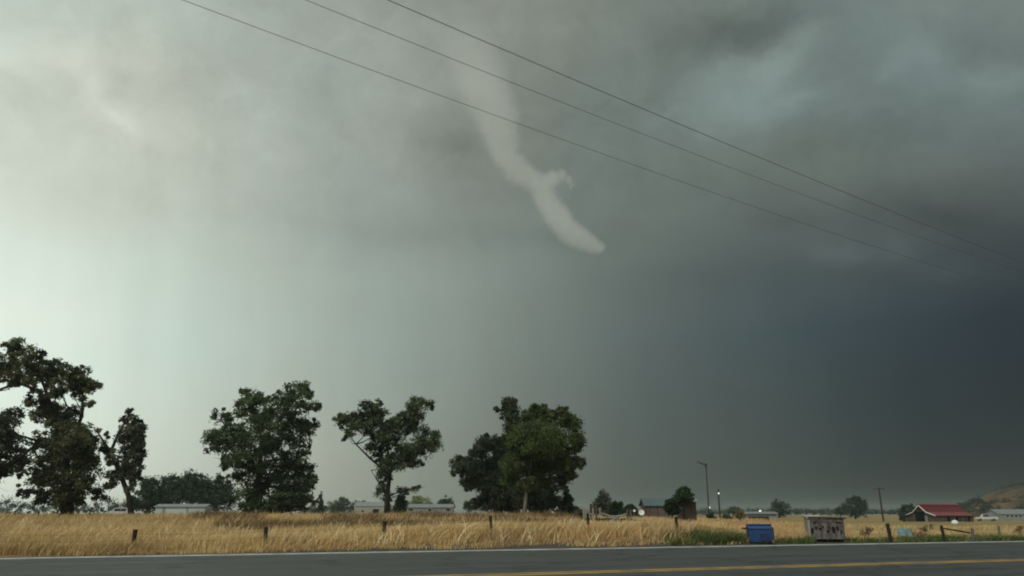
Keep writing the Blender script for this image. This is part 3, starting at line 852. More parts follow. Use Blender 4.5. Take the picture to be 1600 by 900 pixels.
# ------------------------------------------------------------------ hill at the right
hx = np.linspace(1465, 2300, 90); hv, hf = [], []
prof_x = [1465, 1490, 1520, 1550, 1575, 1600, 1700, 1900, 2300]; prof_y = [803, 795, 785, 775, 768, 762, 750, 740, 758]
HY = 560
rows = 26
for j in range(rows):
    t = j / (rows - 1)
    for px in hx:
        top = np.interp(px, prof_x, prof_y)
        hgt = (803 - top) * HY / 1299 * 1.25
        prof = math.sin(min(t, 1) * math.pi / 2 * 1.0) if t < .75 else math.sin(.75 * math.pi / 2) + (t - .75) * .35
        X = (px - 800) * (HY - 150 + t * 200) / 1299
        zz = hgt * prof * (1 + .04 * math.sin(X * .09 + t * 7)) + 1.3 * math.sin(X * .05 + t * 5) * t * (hgt / 16) + (EYE * 0)
        hv.append((X, HY - 150 + t * 200, zz - .4 * (1 - t)))
nx = len(hx); hi_ = []
for j in range(rows - 1):
    for i in range(nx - 1):
        hi_.append((j*nx+i, j*nx+i+1, (j+1)*nx+i+1, (j+1)*nx+i))
hm = material("dry_hillside", (.125, .088, .052), .95, .6, .09, .05, second=(.05, .042, .03), coords="Object")
structure("hill", mesh_np("hill", np.array(hv), 4, np.array(hi_), hm, smooth=True))
for px, py, rx, ry, Y, lab in [(1478, 797, 10, 7, 420, "dark scrub tree at the hill's foot above the barn roof's right end"),
                               (1507, 789, 12, 6, 500, "dark scrub tree partway up the hill, right of the barn roof"),
                               (1539, 793, 13, 7, 430, "dark oak on the slope above the white cab"),
                               (1528, 782, 12, 5, 520, "high scrub tree on the skyline of the hill's left shoulder"),
                               (1596, 797, 17, 9, 400, "dark oak at the right edge above the long pale house"),
                               (1575, 783, 12, 4, 500, "low brown scrub tree in the middle of the slope")]:
    t_ = bush_tree("scrub_tree", lab, px, py, rx, ry, Y, (.040,.044,.034), 900, base=py + ry)


# scrub scattered over the slope, too small and dense to count
e = empty("hill_scrub", (0, 0, 0), "dark scrub scattered over the dry hillside", "scrub")
HV = np.array(hv).reshape(rows, nx, 3); cs, rs = [], []
random.seed(3)
for _ in range(420):
    j = min(int(random.betavariate(2.2, 1.1) * 20), rows - 1); i = int(random.random() ** 1.5 * 50)
    if j < 19 and field_noise(HV[j, i, 0], HV[j, i, 1], .05, 77) < 0: continue
    c = HV[j, i] + np.array([random.uniform(-3, 3), random.uniform(-3, 3), .4]); q_ = random.uniform(1.3, 4.2)
    cs.append(c); rs.append((q_ * 1.3, q_, q_ * .55))
o = leaf_mesh("hill_scrub_leaves", cs, rs, 16000, .7, (.024, .024, .018), e, .5, tone_var=.25)
o.parent = None; bpy.data.objects.remove(e); o.name = "hill_scrub"; o["kind"] = "stuff"; o["label"] = "dark scrub scattered over the dry hillside"; o["category"] = "scrub"

# ------------------------------------------------------------------ funnel cloud
def funnel():
    FY = 1000.0
    blobs = [(722,20,62,.18),(732,70,56,.32),(745,110,50,.52),(762,150,43,.72),(776,185,35,.9),(785,215,29,1.1),(793,243,24,1.15),(808,266,21,1.1),(827,281,19,1.1),(844,292,19,1.1),
             (852,312,19,1.12),(864,331,21,1.15),(879,349,22,1.2),(895,364,20,1.2),(911,376,18,1.15),(925,384,15,1.1),(937,389,11,1.0),
             (853,286,16,1.05),(863,280,14,1.05),(876,275,11,1.05),(888,280,9,1.0),(894,290,6,.95)]
    core = blobs[:17]
    blobs = blobs + [tuple((p_ + q_) / 2 for p_, q_ in zip(a_, b_)) for a_, b_ in zip(core[:-1], core[1:])]
    ctr = at(830, 190, FY)
    m = bpy.data.materials.new("condensation_cloud"); m.use_nodes = True
    N, L = m.node_tree.nodes, m.node_tree.links; N.clear()
    t = nd(N, "ShaderNodeTexCoord"); pos = t.outputs["Object"]
    n1 = noise(N, L, pos, .018, 4, .55)
    off = vmath(N, L, "SCALE", vmath(N, L, "SUBTRACT", n1.outputs["Color"], (.5, .5, .5)), s=15.0)
    n2 = noise(N, L, pos, .06, 3, .6)
    off2 = vmath(N, L, "SCALE", vmath(N, L, "SUBTRACT", n2.outputs["Color"], (.5, .5, .5)), s=11.0)
    pw = vmath(N, L, "ADD", vmath(N, L, "ADD", pos, off), off2)
    acc = 0.0
    for (px, py, r, w_) in blobs:
        c = at(px, py, FY) - ctr
        rr = r * FY / 1250 * 1.14
        d = vmath(N, L, "DISTANCE", pw, tuple(c))
        u = math_(N, L, "DIVIDE", d, rr)
        g = math_(N, L, "POWER", 0.30, math_(N, L, "MULTIPLY", math_(N, L, "MULTIPLY", u, u), math_(N, L, "MULTIPLY", u, u)))
        acc = math_(N, L, "MAXIMUM", acc, math_(N, L, "MULTIPLY", g, w_))
    dens = maprange(N, L, acc, .08, 1.25, 0.0, .033, True)
    v = nd(N, "ShaderNodeVolumePrincipled"); v.inputs["Color"].default_value = (.955, .985, .985, 1); L.new(dens, v.inputs["Density"])
    v.inputs["Anisotropy"].default_value = 0.0
    out = nd(N, "ShaderNodeOutputMaterial"); L.new(v.outputs[0], out.inputs["Volume"])
    try:
        m.cycles.volume_sampling = "MULTIPLE_IMPORTANCE"
    except Exception:
        pass
    # closed envelope that follows the rope of cloud
    path = [(712, -60, 104), (735, 60, 98), (765, 150, 82), (795, 235, 66), (835, 290, 58), (885, 345, 54), (925, 385, 40), (948, 402, 14)]
    mb = MB()
    mb.tube([Vector(at(a, b_, FY)) for a, b_, r in path], [r * FY / 1250 for a, b_, r in path], 16)
    me = bpy.data.meshes.new("funnel_cloud")
    me.from_pydata([tuple(Vector(p_) - Vector(ctr)) for p_ in mb.v], [], mb.f); me.materials.append(m)
    o = bpy.data.objects.new("funnel_cloud", me); COL.objects.link(o); o.location = tuple(ctr)
    o["label"] = "pale twisting funnel cloud hanging from the storm base"; o["category"] = "funnel cloud"


funnel()

# ------------------------------------------------------------------ power lines across the sky
KS = 2.9
Fp = np.array([37.22, 30.47, 9.0]); Np = np.array([-17.51, -9.18, 5.86]); SAG = 3.29
dh = (Fp - Np)[:2]; dh /= np.linalg.norm(dh); qv = np.array([dh[1], -dh[0], 0])
WIRES = [(0, 0), (-1.26, .76), (-1.57, .66)]
# offsets fitted per wire: (sideways, up)


def wire_pt(t, w_, z):
    P = Np + (Fp - Np) * t + qv * w_ + np.array([0, 0, 1]) * (z - 4 * SAG * t * (1 - t))
    return np.array([0, 0, EYE]) + (P - np.array([0, 0, EYE])) * KS


T0 = -.2
WL_ = [(0, 0, "uppermost of the three power lines crossing the sky"), (-1.26, .76, "middle one of the three power lines crossing the sky"), (-1.57, .66, "lowest of the three power lines, nearest the left")]
for w_, z, lab in WL_:
    pts = [Vector(wire_pt(t, w_, z)) for t in np.linspace(T0, 1, 140)]
    c = pts[0]
    me = MB().tube(pts, .0054, 5)
    o = me.build("power_line", M["cable"]); o["label"] = lab; o["category"] = "power line"; o["group"] = "power lines across the sky"
for t, lab in [(1.0, "tall wooden power pole right of the view holding three lines"), (T0, "tall wooden power pole behind the viewer holding three lines")]:
    pc = wire_pt(t, -.8, .4)
    e = empty("power_pole", (pc[0], pc[1], 0), lab, "utility pole")
    MB().tube([(pc[0], pc[1], -.1), (pc[0], pc[1], pc[2] + 1.0)], [.24, .15], 10).build("pole_shaft", M["polewood"], e)
    for w_, z, _ in WL_:
        wp = Vector(wire_pt(t, w_, z)); MB().tube([wp + Vector((0, 0, -.22)), wp + Vector((0, 0, -.012))], [.05, .03], 6).build("insulator", M["greywall"], e)
    a1, a2 = Vector(wire_pt(t, .15, 0)), Vector(wire_pt(t, -1.0, 0)); a1.z -= .3; a2.z -= .3
    MB().tube([a1, a2], .06, 4).build("crossarm", M["polewood"], e)
    a1, a2 = Vector(wire_pt(t, -.7, .7)), Vector(wire_pt(t, -1.7, .7)); a1.z -= .45; a2.z -= .45
    MB().tube([a1, a2], .06, 4).build("crossarm", M["polewood"], e)

# ------------------------------------------------------------------ wire fence
FP = 43.9
posts = [(-2.3 + 6.05 * i) for i in range(-6, 6)]
fx0, fy0 = xy(posts[0], FP)
fence = empty("wire_fence", (fx0, fy0, Z(fx0, fy0)), "old wire fence with dark wooden posts standing in the golden grass", "fence")
random.seed(11)
tops = []
for i, s0 in enumerate(posts):
    x, y = xy(s0, FP); z = Z(x, y)
    lean = random.uniform(-.05, .05); hh = 1.12 + random.uniform(-.05, .06); r = random.choice([.085, .10, .11, .095])
    if abs(s0 + 2.3) < 1: lean, r = .03, .11
    p0, p1 = Vector((x, y, z - .2)), Vector((x + lean, y + random.uniform(-.03, .03), z + hh))
    MB().tube([p0, p0.lerp(p1, .5) + Vector((random.uniform(-.015, .015), 0, 0)), p1], [r * .82, r * .95, r], 7).build("post", M["post"], fence)
    tops.append((p0, p1))
for fr in (.38, .62, .85):
    path = []
    for a, b_ in zip(tops[:-1], tops[1:]):
        A = a[0].lerp(a[1], fr); B = b_[0].lerp(b_[1], fr)
        for k in range(4):
            u = k / 4; q_ = A.lerp(B, u); q_.z -= .09 * 4 * u * (1 - u); q_.y -= .10; path.append(q_)
    MB().tube(path, .0045, 4).build("wire", M["wire"], fence)

# free standing dark post and the broken rail fence on the right
x, y, z = on(1386, 54.3)
o = MB().tube([(x + .06, y, z - .15), (x, y, z + .6), (x - .07, y, z + 1.2)], [.13, .125, .13], 8).build("dark_post", M["post"])
o["label"] = "thick dark lone post left of the turquoise sheet"; o["category"] = "post"
x, y, z = on(1470, 55.6)
rf = empty("broken_fence", (x, y, z), "broken fence stub with one sagging rail between two posts", "fence")
MB().tube([(x, y, z - .1), (x - .03, y, z + .55), (x - .09, y, z + 1.05)], [.10, .10, .105], 7).build("post", M["post"], rf)
x2, y2, z2 = on(1515, 57.0)
MB().tube([(x2, y2, z2 - .1), (x2 + .02, y2, z2 + .85)], [.09, .10], 7).build("post", M["board"], rf)
MB().tube([(x - .02, y - .12, z + .88), ((x + x2) / 2, (y + y2) / 2 - .15, z + .70), (x2 - .2, y2 - .12, z2 + .56)], [.045, .06, .05], 6).build("rail", M["post"], rf)
x, y, z = on(1557, 62)
o = MB().tube([(x, y, z - .1), (x - .02, y, z + .5), (x + .02, y, z + .95)], [.10, .09, .10], 7).build("short_post", M["board"])
o["label"] = "short weathered post furthest right in the grass"; o["category"] = "post"

# small far posts at left edge of the field
for px, lab in [(60, "small far post left of the largest tree's trunk"), (140, "small far post right of the largest tree's trunk"), (23, "small far post nearest the left edge")]:
    x, y, z = on(px, 82)
    o = MB().tube([(x, y, z - .1), (x, y, z + 1.0)], [.06, .06], 6).build("far_post", M["post"]); o["label"] = lab; o["category"] = "post"

# ------------------------------------------------------------------ blue bin
def blue_bin():
    x, y, z = on(1184, 52.0)
    e = empty("blue_bin", (x, y, .0), "blue wheeled dumpster at the road edge", "dumpster")
    rz = -.10
    R = Matrix.Rotation(rz, 3, "Z"); O = Vector((x, y, 0.02))
    W, D, H = 1.42, .95, 1.12

    def P(a, b_, c): return O + R @ Vector((a, b_, c))
    mb = MB()
    pts = [P(-W/2*.97, -D/2*.9, .12), P(W/2*.97, -D/2*.9, .12), P(W/2*.97, D/2*.85, .14), P(-W/2*.97, D/2*.85, .14),
           P(-W/2, -D/2, H*.80), P(W/2, -D/2, H*.80), P(W/2, D/2, H), P(-W/2, D/2, H), P(-W/2, -D/2*.6, H), P(W/2, -D/2*.6, H)]
    mb.add(pts, [(0, 3, 2, 1), (0, 1, 5, 4), (4, 5, 9, 8), (8, 9, 6, 7), (2, 3, 7, 6), (1, 2, 6, 9, 5), (3, 0, 4, 8, 7)])
    mb.build("body", M["bin"], e)
    lid = MB()
    for sgn in (-1, 1):
        l_ = MB().box(P(sgn * W/4, .06, H + .035), (W/2 - .015, D * .9, .05), M=R); l_.build("lid", M["binlid"], e)
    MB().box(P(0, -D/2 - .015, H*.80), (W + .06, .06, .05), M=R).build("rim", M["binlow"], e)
    # ribs and a lower dark plate on the front
    for a in (-.62, -.42, -.22, .67):
        MB().box(P(a, -D/2 - .0, .46), (.045, .07, .66), M=R).build("rib", M["binlid"], e)
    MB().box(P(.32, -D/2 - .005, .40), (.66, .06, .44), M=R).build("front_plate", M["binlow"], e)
    MB().box(P(-W/2 - .08, -.02, .90), (.14, .62, .10), M=R).build("lift_pocket", M["black"], e)
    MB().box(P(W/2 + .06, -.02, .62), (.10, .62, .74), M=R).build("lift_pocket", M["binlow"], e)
    MB().tube([P(-W/2 - .36, -.05, .93), P(-W/2 - .10, -.05, .92)], .045, 6).build("handle", M["black"], e)
    for a in (-.6, .6):
        for b_ in (-.3, .3):
            MB().tube([P(a - .03, b_, .075), P(a + .03, b_, .075)], .075, 10).build("wheel", M["black"], e)


blue_bin()


# ------------------------------------------------------------------ weathered board hut
def hut():
    x, y, z = on(1286, 56.2)
    e = empty("board_hut", (x, y, z), "weathered grey board hut with a flat lid on short legs", "hut")
    R = Matrix.Rotation(-.15, 3, "Z"); O = Vector((x, y, z))

    def P(a, b_, c): return O + R @ Vector((a, b_, c))
    W, D, zb, zt = 2.28, 1.3, .20, 1.50
    MB().box(P(.02, .12, (zb + zt) / 2), (W - .10, D - .20, zt - zb - .03), M=R).build("inner_box", M["stain"], e)
    for (a, b_) in [(-W/2+.06, -D/2+.05), (W/2-.06, -D/2+.05), (-W/2+.06, D/2-.05), (W/2-.06, D/2-.05)]:
        MB().box(P(a, b_, .78), (.10, .10, 1.56), M=R).build("leg", M["board"], e)
    n = 12; wv = (W - .24) / n; random.seed(5)
    for i in range(n):
        a = -W/2 + .12 + wv * (i + .5); d0 = random.uniform(-.03, .05); d1 = random.uniform(-.05, .02)
        MB().box(P(a, -D/2 - .01 + random.uniform(-.01, .01), (zb + zt) / 2 + (d0 + d1) / 2), (wv - .015, .03, zt - zb + d1 - d0), M=R).build("plank", M["board"], e)
    for i in range(6):
        b_ = -D/2 + .14 + i * (D - .2) / 6
        MB().box(P(-W/2 - .01, b_, (zb + zt) / 2), (.03, (D - .2) / 6 - .015, zt - zb), M=R).build("side_plank", M["board_pale"], e)
    MB().box(P(-W/2 + .02, -D/2 - .06, .80), (.13, .05, 1.25), M=R).build("corner_board", M["board_pale"], e)
    MB().box(P(0, -D/2 - .045, zb + .06), (W, .04, .12), M=R).build("bottom_rail", M["board"], e)
    MB().box(P(0, -D/2 - .045, zt - .16), (W - .2, .035, .10), M=R).build("rail", M["redwood"], e)
    # lid: propped a little, dark gap underneath
    T = R @ Matrix.Rotation(math.radians(1.2), 3, "Y")
    MB().box(P(0, -.02, 1.62), (W + .28, D + .3, .05), M=T).build("lid", M["greyroof"], e)
    MB().box(P(-.86, -.10, 1.69), (.95, D * .8, .05), M=T).build("lid_patch", M["whitetrim"], e)
    MB().box(P(.1, -D/2 - .02, 1.545), (W + .1, .04, .09), M=T).build("lid_batten", M["board"], e)
    MB().box(P(.75, -D/2 + .02, 1.41), (.5, .05, .12), M=R).build("bracket", M["stain"], e)
    # dark peeled patches, uneven outlines, sitting on the planks
    random.seed(21)
    for (cx, cz, w_, h_) in [(-.93, .72, .20, .38), (-.68, .92, .18, .20), (-.42, .84, .26, .16), (-.25, .98, .14, .14), (.05, .70, .18, .16), (.14, .92, .14, .12), (.42, .78, .26, .46), (.68, .90, .16, .34), (.90, .62, .10, .3), (-.75, 1.22, .2, .12), (.8, 1.25, .36, .12)]:
        k = 11; vs_ = []
        for j in range(k):
            t = 2 * math.pi * j / k; r = random.uniform(.6, 1.1)
            vs_.append(P(cx + math.cos(t) * w_/2 * 1.25 * r, -D/2 - .042, cz + math.sin(t) * h_/2 * 1.2 * r))
        vs2 = [v + (R @ Vector((0, .02, 0))) for v in vs_]
        MB().add(vs_ + vs2, [tuple(range(k))] + [((j+1) % k, j, k + j, k + (j+1) % k) for j in range(k)]).build("peeled_patch", M["stain"], e)


hut()

# turquoise sheet in the weeds
x, y, z = on(1410, 57.5)
mb = MB(); g = []
for j in range(5):
    for i in range(9):
        u, v = i / 8 - .5, j / 4 - .5
        g.append((x + u * .98 + v * .12, y + .1 * math.sin(u * 7 + v * 3) + v * .3, z + .60 + v * .44 + .03 * math.cos(u * 9) - .12 * u + .03 * math.sin(u * 13 + v * 9)))
mb.add(g + [(a, b_ + .03, c) for a, b_, c in g], [(j*9+i, j*9+i+1, (j+1)*9+i+1, (j+1)*9+i) for j in range(4) for i in range(8)] + [(45+j*9+i, 45+(j+1)*9+i, 45+(j+1)*9+i+1, 45+j*9+i+1) for j in range(4) for i in range(8)])
o = mb.build("turquoise_sheet", M["teal"]); o["label"] = "crumpled turquoise sheet lying in the weeds right of the dark post"; o["category"] = "tarp"

# dead brown weed stalks
def dead_bush(px, Y, h, lab, w_=1.0):
    x, y, z = on(px, Y); e = empty("dead_bush", (x, y, z), lab, "bush")
    mb = MB(); random.seed(int(px))
    for _ in range(26):
        a = random.gauss(.55, .5); l = h * random.uniform(.5, 1.15)
        p0 = Vector((x + random.gauss(0, .12), y, z)); p1 = p0 + Vector((math.sin(a) * l * .55 * w_, random.gauss(0, .2), l * .55)); p2 = p1 + Vector((math.sin(a * 1.5) * l * .5 * w_, random.gauss(0, .15), l * .35))
        mb.tube([p0, p1, p2], [.016, .012, .006], 4)
    mb.build("stalks", M["redwood"], e)
    cs = [(x + w_ * .5 * h, y, z + h * .8), (x + .2 * w_, y, z + h * .55), (x + w_ * .85 * h, y, z + h * .95)]
    leaf_mesh("seed_heads", cs, [(h * .38, .3, h * .16)] * 3, 260, .06, (.12, .065, .045), e)["kind"] = "stuff"


dead_bush(1428, 56.5, 1.0, "reddish dead weed stalks between turquoise sheet and broken fence", 1.1)
dead_bush(1344, 58.5, .85, "brown dead weed stalks left of the thick dark post", .7)
dead_bush(1585, 66, .8, "brown dead weed stalks near the right edge", .5)


# ------------------------------------------------------------------ buildings
def gable_building(name, label, cat, px, Y, W, D, H, RH, wall, roof, rz=0.0, gable_front=False, openings=(), over=.25, z0=None, planks=None):
    x, y, z = on(px, Y)
    if z0 is not None: z = z0
    e = empty(name, (x, y, z), label, cat)
    R = Matrix.Rotation(rz, 3, "Z"); O = Vector((x, y, z))

    def P(a, b_, c): return O + R @ Vector((a, b_, c))
    mb = MB()
    zb = -.3
    if not gable_front:
        A = [P(-W/2, -D/2, zb), P(W/2, -D/2, zb), P(W/2, D/2, zb), P(-W/2, D/2, zb), P(-W/2, -D/2, H), P(W/2, -D/2, H), P(W/2, D/2, H), P(-W/2, D/2, H), P(-W/2, 0, H + RH), P(W/2, 0, H + RH)]
        mb.add(A, [(0, 1, 5, 4), (2, 3, 7, 6), (1, 2, 6, 9, 5), (3, 0, 4, 8, 7), (0, 3, 2, 1)])
    mb.build("wall", M[wall], e)
    for sg in (-1, 1):
        a = [P(-W/2 - over, sg * (D/2 + over), H - over * RH / (D/2) + .03), P(W/2 + over, sg * (D/2 + over), H - over * RH / (D/2) + .03), P(W/2 + over, 0, H + RH + .03), P(-W/2 - over, 0, H + RH + .03)]
        b_ = [v + Vector((0, 0, .08)) for v in a]
        MB().add(a + b_, [(0, 1, 2, 3), (4, 7, 6, 5), (0, 4, 5, 1), (1, 5, 6, 2), (2, 6, 7, 3), (3, 7, 4, 0)]).build("roof", M[roof], e)
    for kind_, cx, cz, w_, h_ in openings:
        if kind_ == "window":
            f = MB().box(P(cx, -D/2 - .02, cz), (w_ + .14, .06, h_ + .14), M=R).build("window", M["whitetrim"], e)
            MB().box(P(cx, -D/2 - .055, cz), (w_, .03, h_), M=R).build("pane", M["glass"], f)
        elif kind_ == "door":
            MB().box(P(cx, -D/2 - .03, cz), (w_, .05, h_), M=R).build("door", M["greywall"], e)
        elif kind_ == "opening":
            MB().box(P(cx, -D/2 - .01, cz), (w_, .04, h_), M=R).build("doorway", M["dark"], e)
        elif kind_ == "vent":
            MB().tube([P(cx, 0, H + RH - .1), P(cx, 0, H + RH + cz)], w_, 6).build("vent_pipe", M["greyroof"], e)
    if planks:
        n = planks
        for i in range(n):
            wv = W / n; a = -W/2 + wv * (i + .5)
            MB().box(P(a, -D/2 - .02, (H) / 2 - .05), (wv - .03, .03, H + .05 + random.uniform(-.03, .0)), M=R).build("plank", M[wall], e)
    return e, P, R


gable_building("mobile_home", "long pale blue mobile home in front of the dark tree row", "mobile home", 287, 150, 8.7, 4.0, 1.75, .42, "palewall", "greyroof", .04,
               openings=[("door", -2.85, .85, .5, 1.6), ("door", 1.25, .85, .35, 1.7), ("vent", -1.9, .5, .09, 0), ("vent", 2.2, .45, .09, 0)])
gable_building("far_shed", "low pale shed seen hazily left of the slender tree trunk", "shed", 582, 330, 13, 7, 3.6, 1.6, "tanwall", "greyroof", -.15, openings=[("opening", 2.5, 1.4, 2.6, 2.2), ("window", -3, 1.8, 1.2, .8)])
gable_building("long_building", "long grey building with shiny roof, right of the slender tree", "building", 672, 205, 11.2, 5.0, 2.1, .75, "greywall", "greyroof", .05,
               openings=[("window", -4.6, 1.55, 1.2, .6), ("window", 4.5, 1.55, 1.2, .6), ("window", 0, 1.5, .9, .6), ("door", 2.2, 1.0, .9, 1.9)])
gable_building("pale_shed", "low pale shed partly hidden right of the round olive tree", "shed", 858, 140, 3.2, 3, 1.3, .35, "tanwall", "board_pale", .2, openings=[("opening", .4, .5, .8, .9)])
gable_building("red_shed", "red brown shed with teal roof, left of the two sheds", "shed", 1025, 108, 3.3, 2.8, 1.85, .80, "redwood", "tealroof", .06, openings=[("opening", 1.0, .8, .5, 1.5)], planks=8)
gable_building("red_shed", "tall narrow dark brown shed, right of the two sheds", "shed", 1073, 94, 1.95, 2.2, 2.15, .25, "redwood", "greyroof", -.1, openings=[("opening", .82, 1.0, .22, 1.7)], planks=6)
gable_building("grey_shed", "low grey shed with flat pale roof behind the blue bin", "shed", 1184, 118, 4.3, 3.2, 1.25, .22, "greywall", "greyroof", .0, openings=[("opening", -.4, .55, 2.9, .7)])
gable_building("long_house", "long pale grey house at the hill's foot, right edge", "house", 1590, 232, 15.5, 7, 1.9, 1.2, "greywall", "greyroof", .08,
               openings=[("window", -5.6 + 1.25 * i, 1.35, .75, .55) for i in range(6)] + [("door", 2.6, 1.0, 1.0, 2.0)], z0=-.15)


def barn():
    Y = 198.0
    x, y, z = on(1461, Y); z = -.12
    e = empty("red_barn", (x, y, z), "barn with bright red roof and white trimmed gable at the field's far side", "barn")
    al = math.radians(65); g = Vector((-math.cos(al), math.sin(al), 0)); l = Vector((math.sin(al), math.cos(al), 0)); up = Vector((0, 0, 1))
    G, Lh = 8.0, 13.4; O = Vector((x, y, z))
    prof = [(0, 1.55), (.27, 2.25), (.5, 3.85), (.73, 2.25), (1, 1.55)]
    base = [O + g * G * a + up * h for a, h in prof]
    front = [O + up * -.2] + base + [O + g * G + up * -.2]
    back = [p_ + l * Lh for p_ in front]; n = len(front)
    MB().add(front, [tuple(range(n))[::-1]]).build("gable_wall", M["barnwall"], e)
    MB().add(front + back, [(0, n, n+1, 1), (n-2, 2*n-2, 2*n-1, n-1), tuple(range(n, 2*n))]).build("wall", M["barnwall"], e)
    nrm = -l
    for i in range(4):
        a, b_ = base[i], base[i+1]
        d = (b_ - a).normalized(); n_ = d.cross(l).normalized()
        if n_.z < 0: n_ = -n_
        ext = .35
        a2 = a - d * (ext if i == 0 else 0); b2 = b_ + d * (ext if i == 3 else 0)
        q = [a2 - l * .4 + n_ * .02, b2 - l * .4 + n_ * .02, b2 + l * (Lh + .3) + n_ * .02, a2 + l * (Lh + .3) + n_ * .02]; q2 = [v + n_ * .09 for v in q]
        rp = MB().add(q + q2, [(0, 3, 2, 1), (4, 5, 6, 7), (0, 1, 5, 4), (1, 2, 6, 5), (2, 3, 7, 6), (3, 0, 4, 7)]).build("roof", M["redroof" if i in (1, 2) else "redroof_low"], e)
        MB().tube([a2 - l * .42 + n_ * .06, b2 - l * .42 + n_ * .06], .12, 5).build("roof_trim", M["whitetrim"], e)
        # standing seams
        sm = MB()
        for k in range(1, 18):
            c = l * (Lh * k / 18)
            sm.tube([a2 + c + n_ * .12, b2 + c + n_ * .12], .035, 4)
        sm.build("roof_seams", M["redroof" if i in (1, 2) else "redroof_low"], rp)
    MB().tube([base[2] - l * .45 + up * .16, base[2] + l * (Lh + .35) + up * .16], [.34, .34], 6).build("ridge_cap", M["redroof_low"], e)
    # openings on the gable
    def face(a0, a1, z0, z1, name, mat, off=.03):
        pts = [O + g * a0 + up * z0, O + g * a1 + up * z0, O + g * a1 + up * z1, O + g * a0 + up * z1]
        q = [p_ + nrm * off for p_ in pts]; q2 = [p_ + nrm * (off - .06) for p_ in pts]
        MB().add(q + q2, [(0, 1, 2, 3), (7, 6, 5, 4), (0, 4, 5, 1), (1, 5, 6, 2), (2, 6, 7, 3), (3, 7, 4, 0)]).build(name, mat, e)
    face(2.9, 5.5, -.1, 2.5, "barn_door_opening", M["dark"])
    face(2.2, 2.85, .1, 1.5, "barn_door", M["greyroof"], .06)
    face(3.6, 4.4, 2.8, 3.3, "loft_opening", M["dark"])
    for k in range(9):
        c = l * (.8 + k * 1.45)
        pts = [O + c, O + c + l * .14]
        MB().tube([O + c - g * .08 + up * -.1, O + c - g * .08 + up * 1.5], .07, 4).build("wall_post", M["board"], e)
    for c0 in (3.6, 7.0, 10.5):
        q = [O + l * c0 - g * .05 + up * .1, O + l * (c0 + 1.6) - g * .05 + up * .1, O + l * (c0 + 1.6) - g * .05 + up * 1.3, O + l * c0 - g * .05 + up * 1.3]
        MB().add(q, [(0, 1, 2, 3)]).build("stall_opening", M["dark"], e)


barn()

# white things
def dome(px, Y, r, zc, lab, cat="tank"):
    x, y, z = on(px, Y); e = empty("white_tank", (x, y, z), lab, cat)
    MB().ball((x, y, z + zc), (r, r, r * .82), 14, 10).build("shell", M["whitepaint"], e, True)
    MB().tube([(x, y, z - .1), (x, y, z + zc)], [r * .7, r * .8], 10).build("base", M["greywall"], e)
    MB().tube([(x, y, z + zc + r * .78), (x, y, z + zc + r * .95)], [r * .2, r * .16], 8).build("hatch", M["greyroof"], e)


dome(1490, 150, .58, .35, "white rounded tank in the grass in front of the red barn")
dome(870, 118, .75, .75, "white rounded tank just left of the dark conifer")


def dish(px, py, Y, r, lab):
    x, y, z = on(px, Y); c = Vector(at(px, py, Y)); e = empty("satellite_dish", (x, y, z), lab, "satellite dish")
    R = Matrix.Rotation(math.radians(-70), 3, "X") @ Matrix.Rotation(0, 3, "Z")
    vs_, fs_ = [tuple(c)], []
    for j in range(1, 5):
        for i in range(16):
            a = 2 * math.pi * i / 16; rr = r * j / 4
            vs_.append(tuple(c + Matrix.Rotation(math.radians(75), 3, "X") @ Vector((rr * math.cos(a), rr * math.sin(a), .35 * rr * rr / r))))
    for i in range(16): fs_.append((0, 1 + i, 1 + (i+1) % 16))
    for j in range(3):
        for i in range(16): fs_.append((1 + j*16+i, 1 + (j+1)*16+i, 1 + (j+1)*16+(i+1) % 16, 1 + j*16+(i+1) % 16))
    MB().add(vs_, fs_).build("reflector", M["whitepaint"], e, True)
    MB().tube([(x, y + .05, z - .1), (c.x, c.y + .05, c.z)], .04, 6).build("mast", M["steel"], e)
    MB().tube([c, c + Vector((0, -r * .8, r * .1))], .02, 5).build("feed_arm", M["steel"], e)


dish(1002, 801, 88, .31, "white satellite dish left of the teal roofed shed")
dish(991, 798, 92, .14, "smaller white dish just left of the larger one")


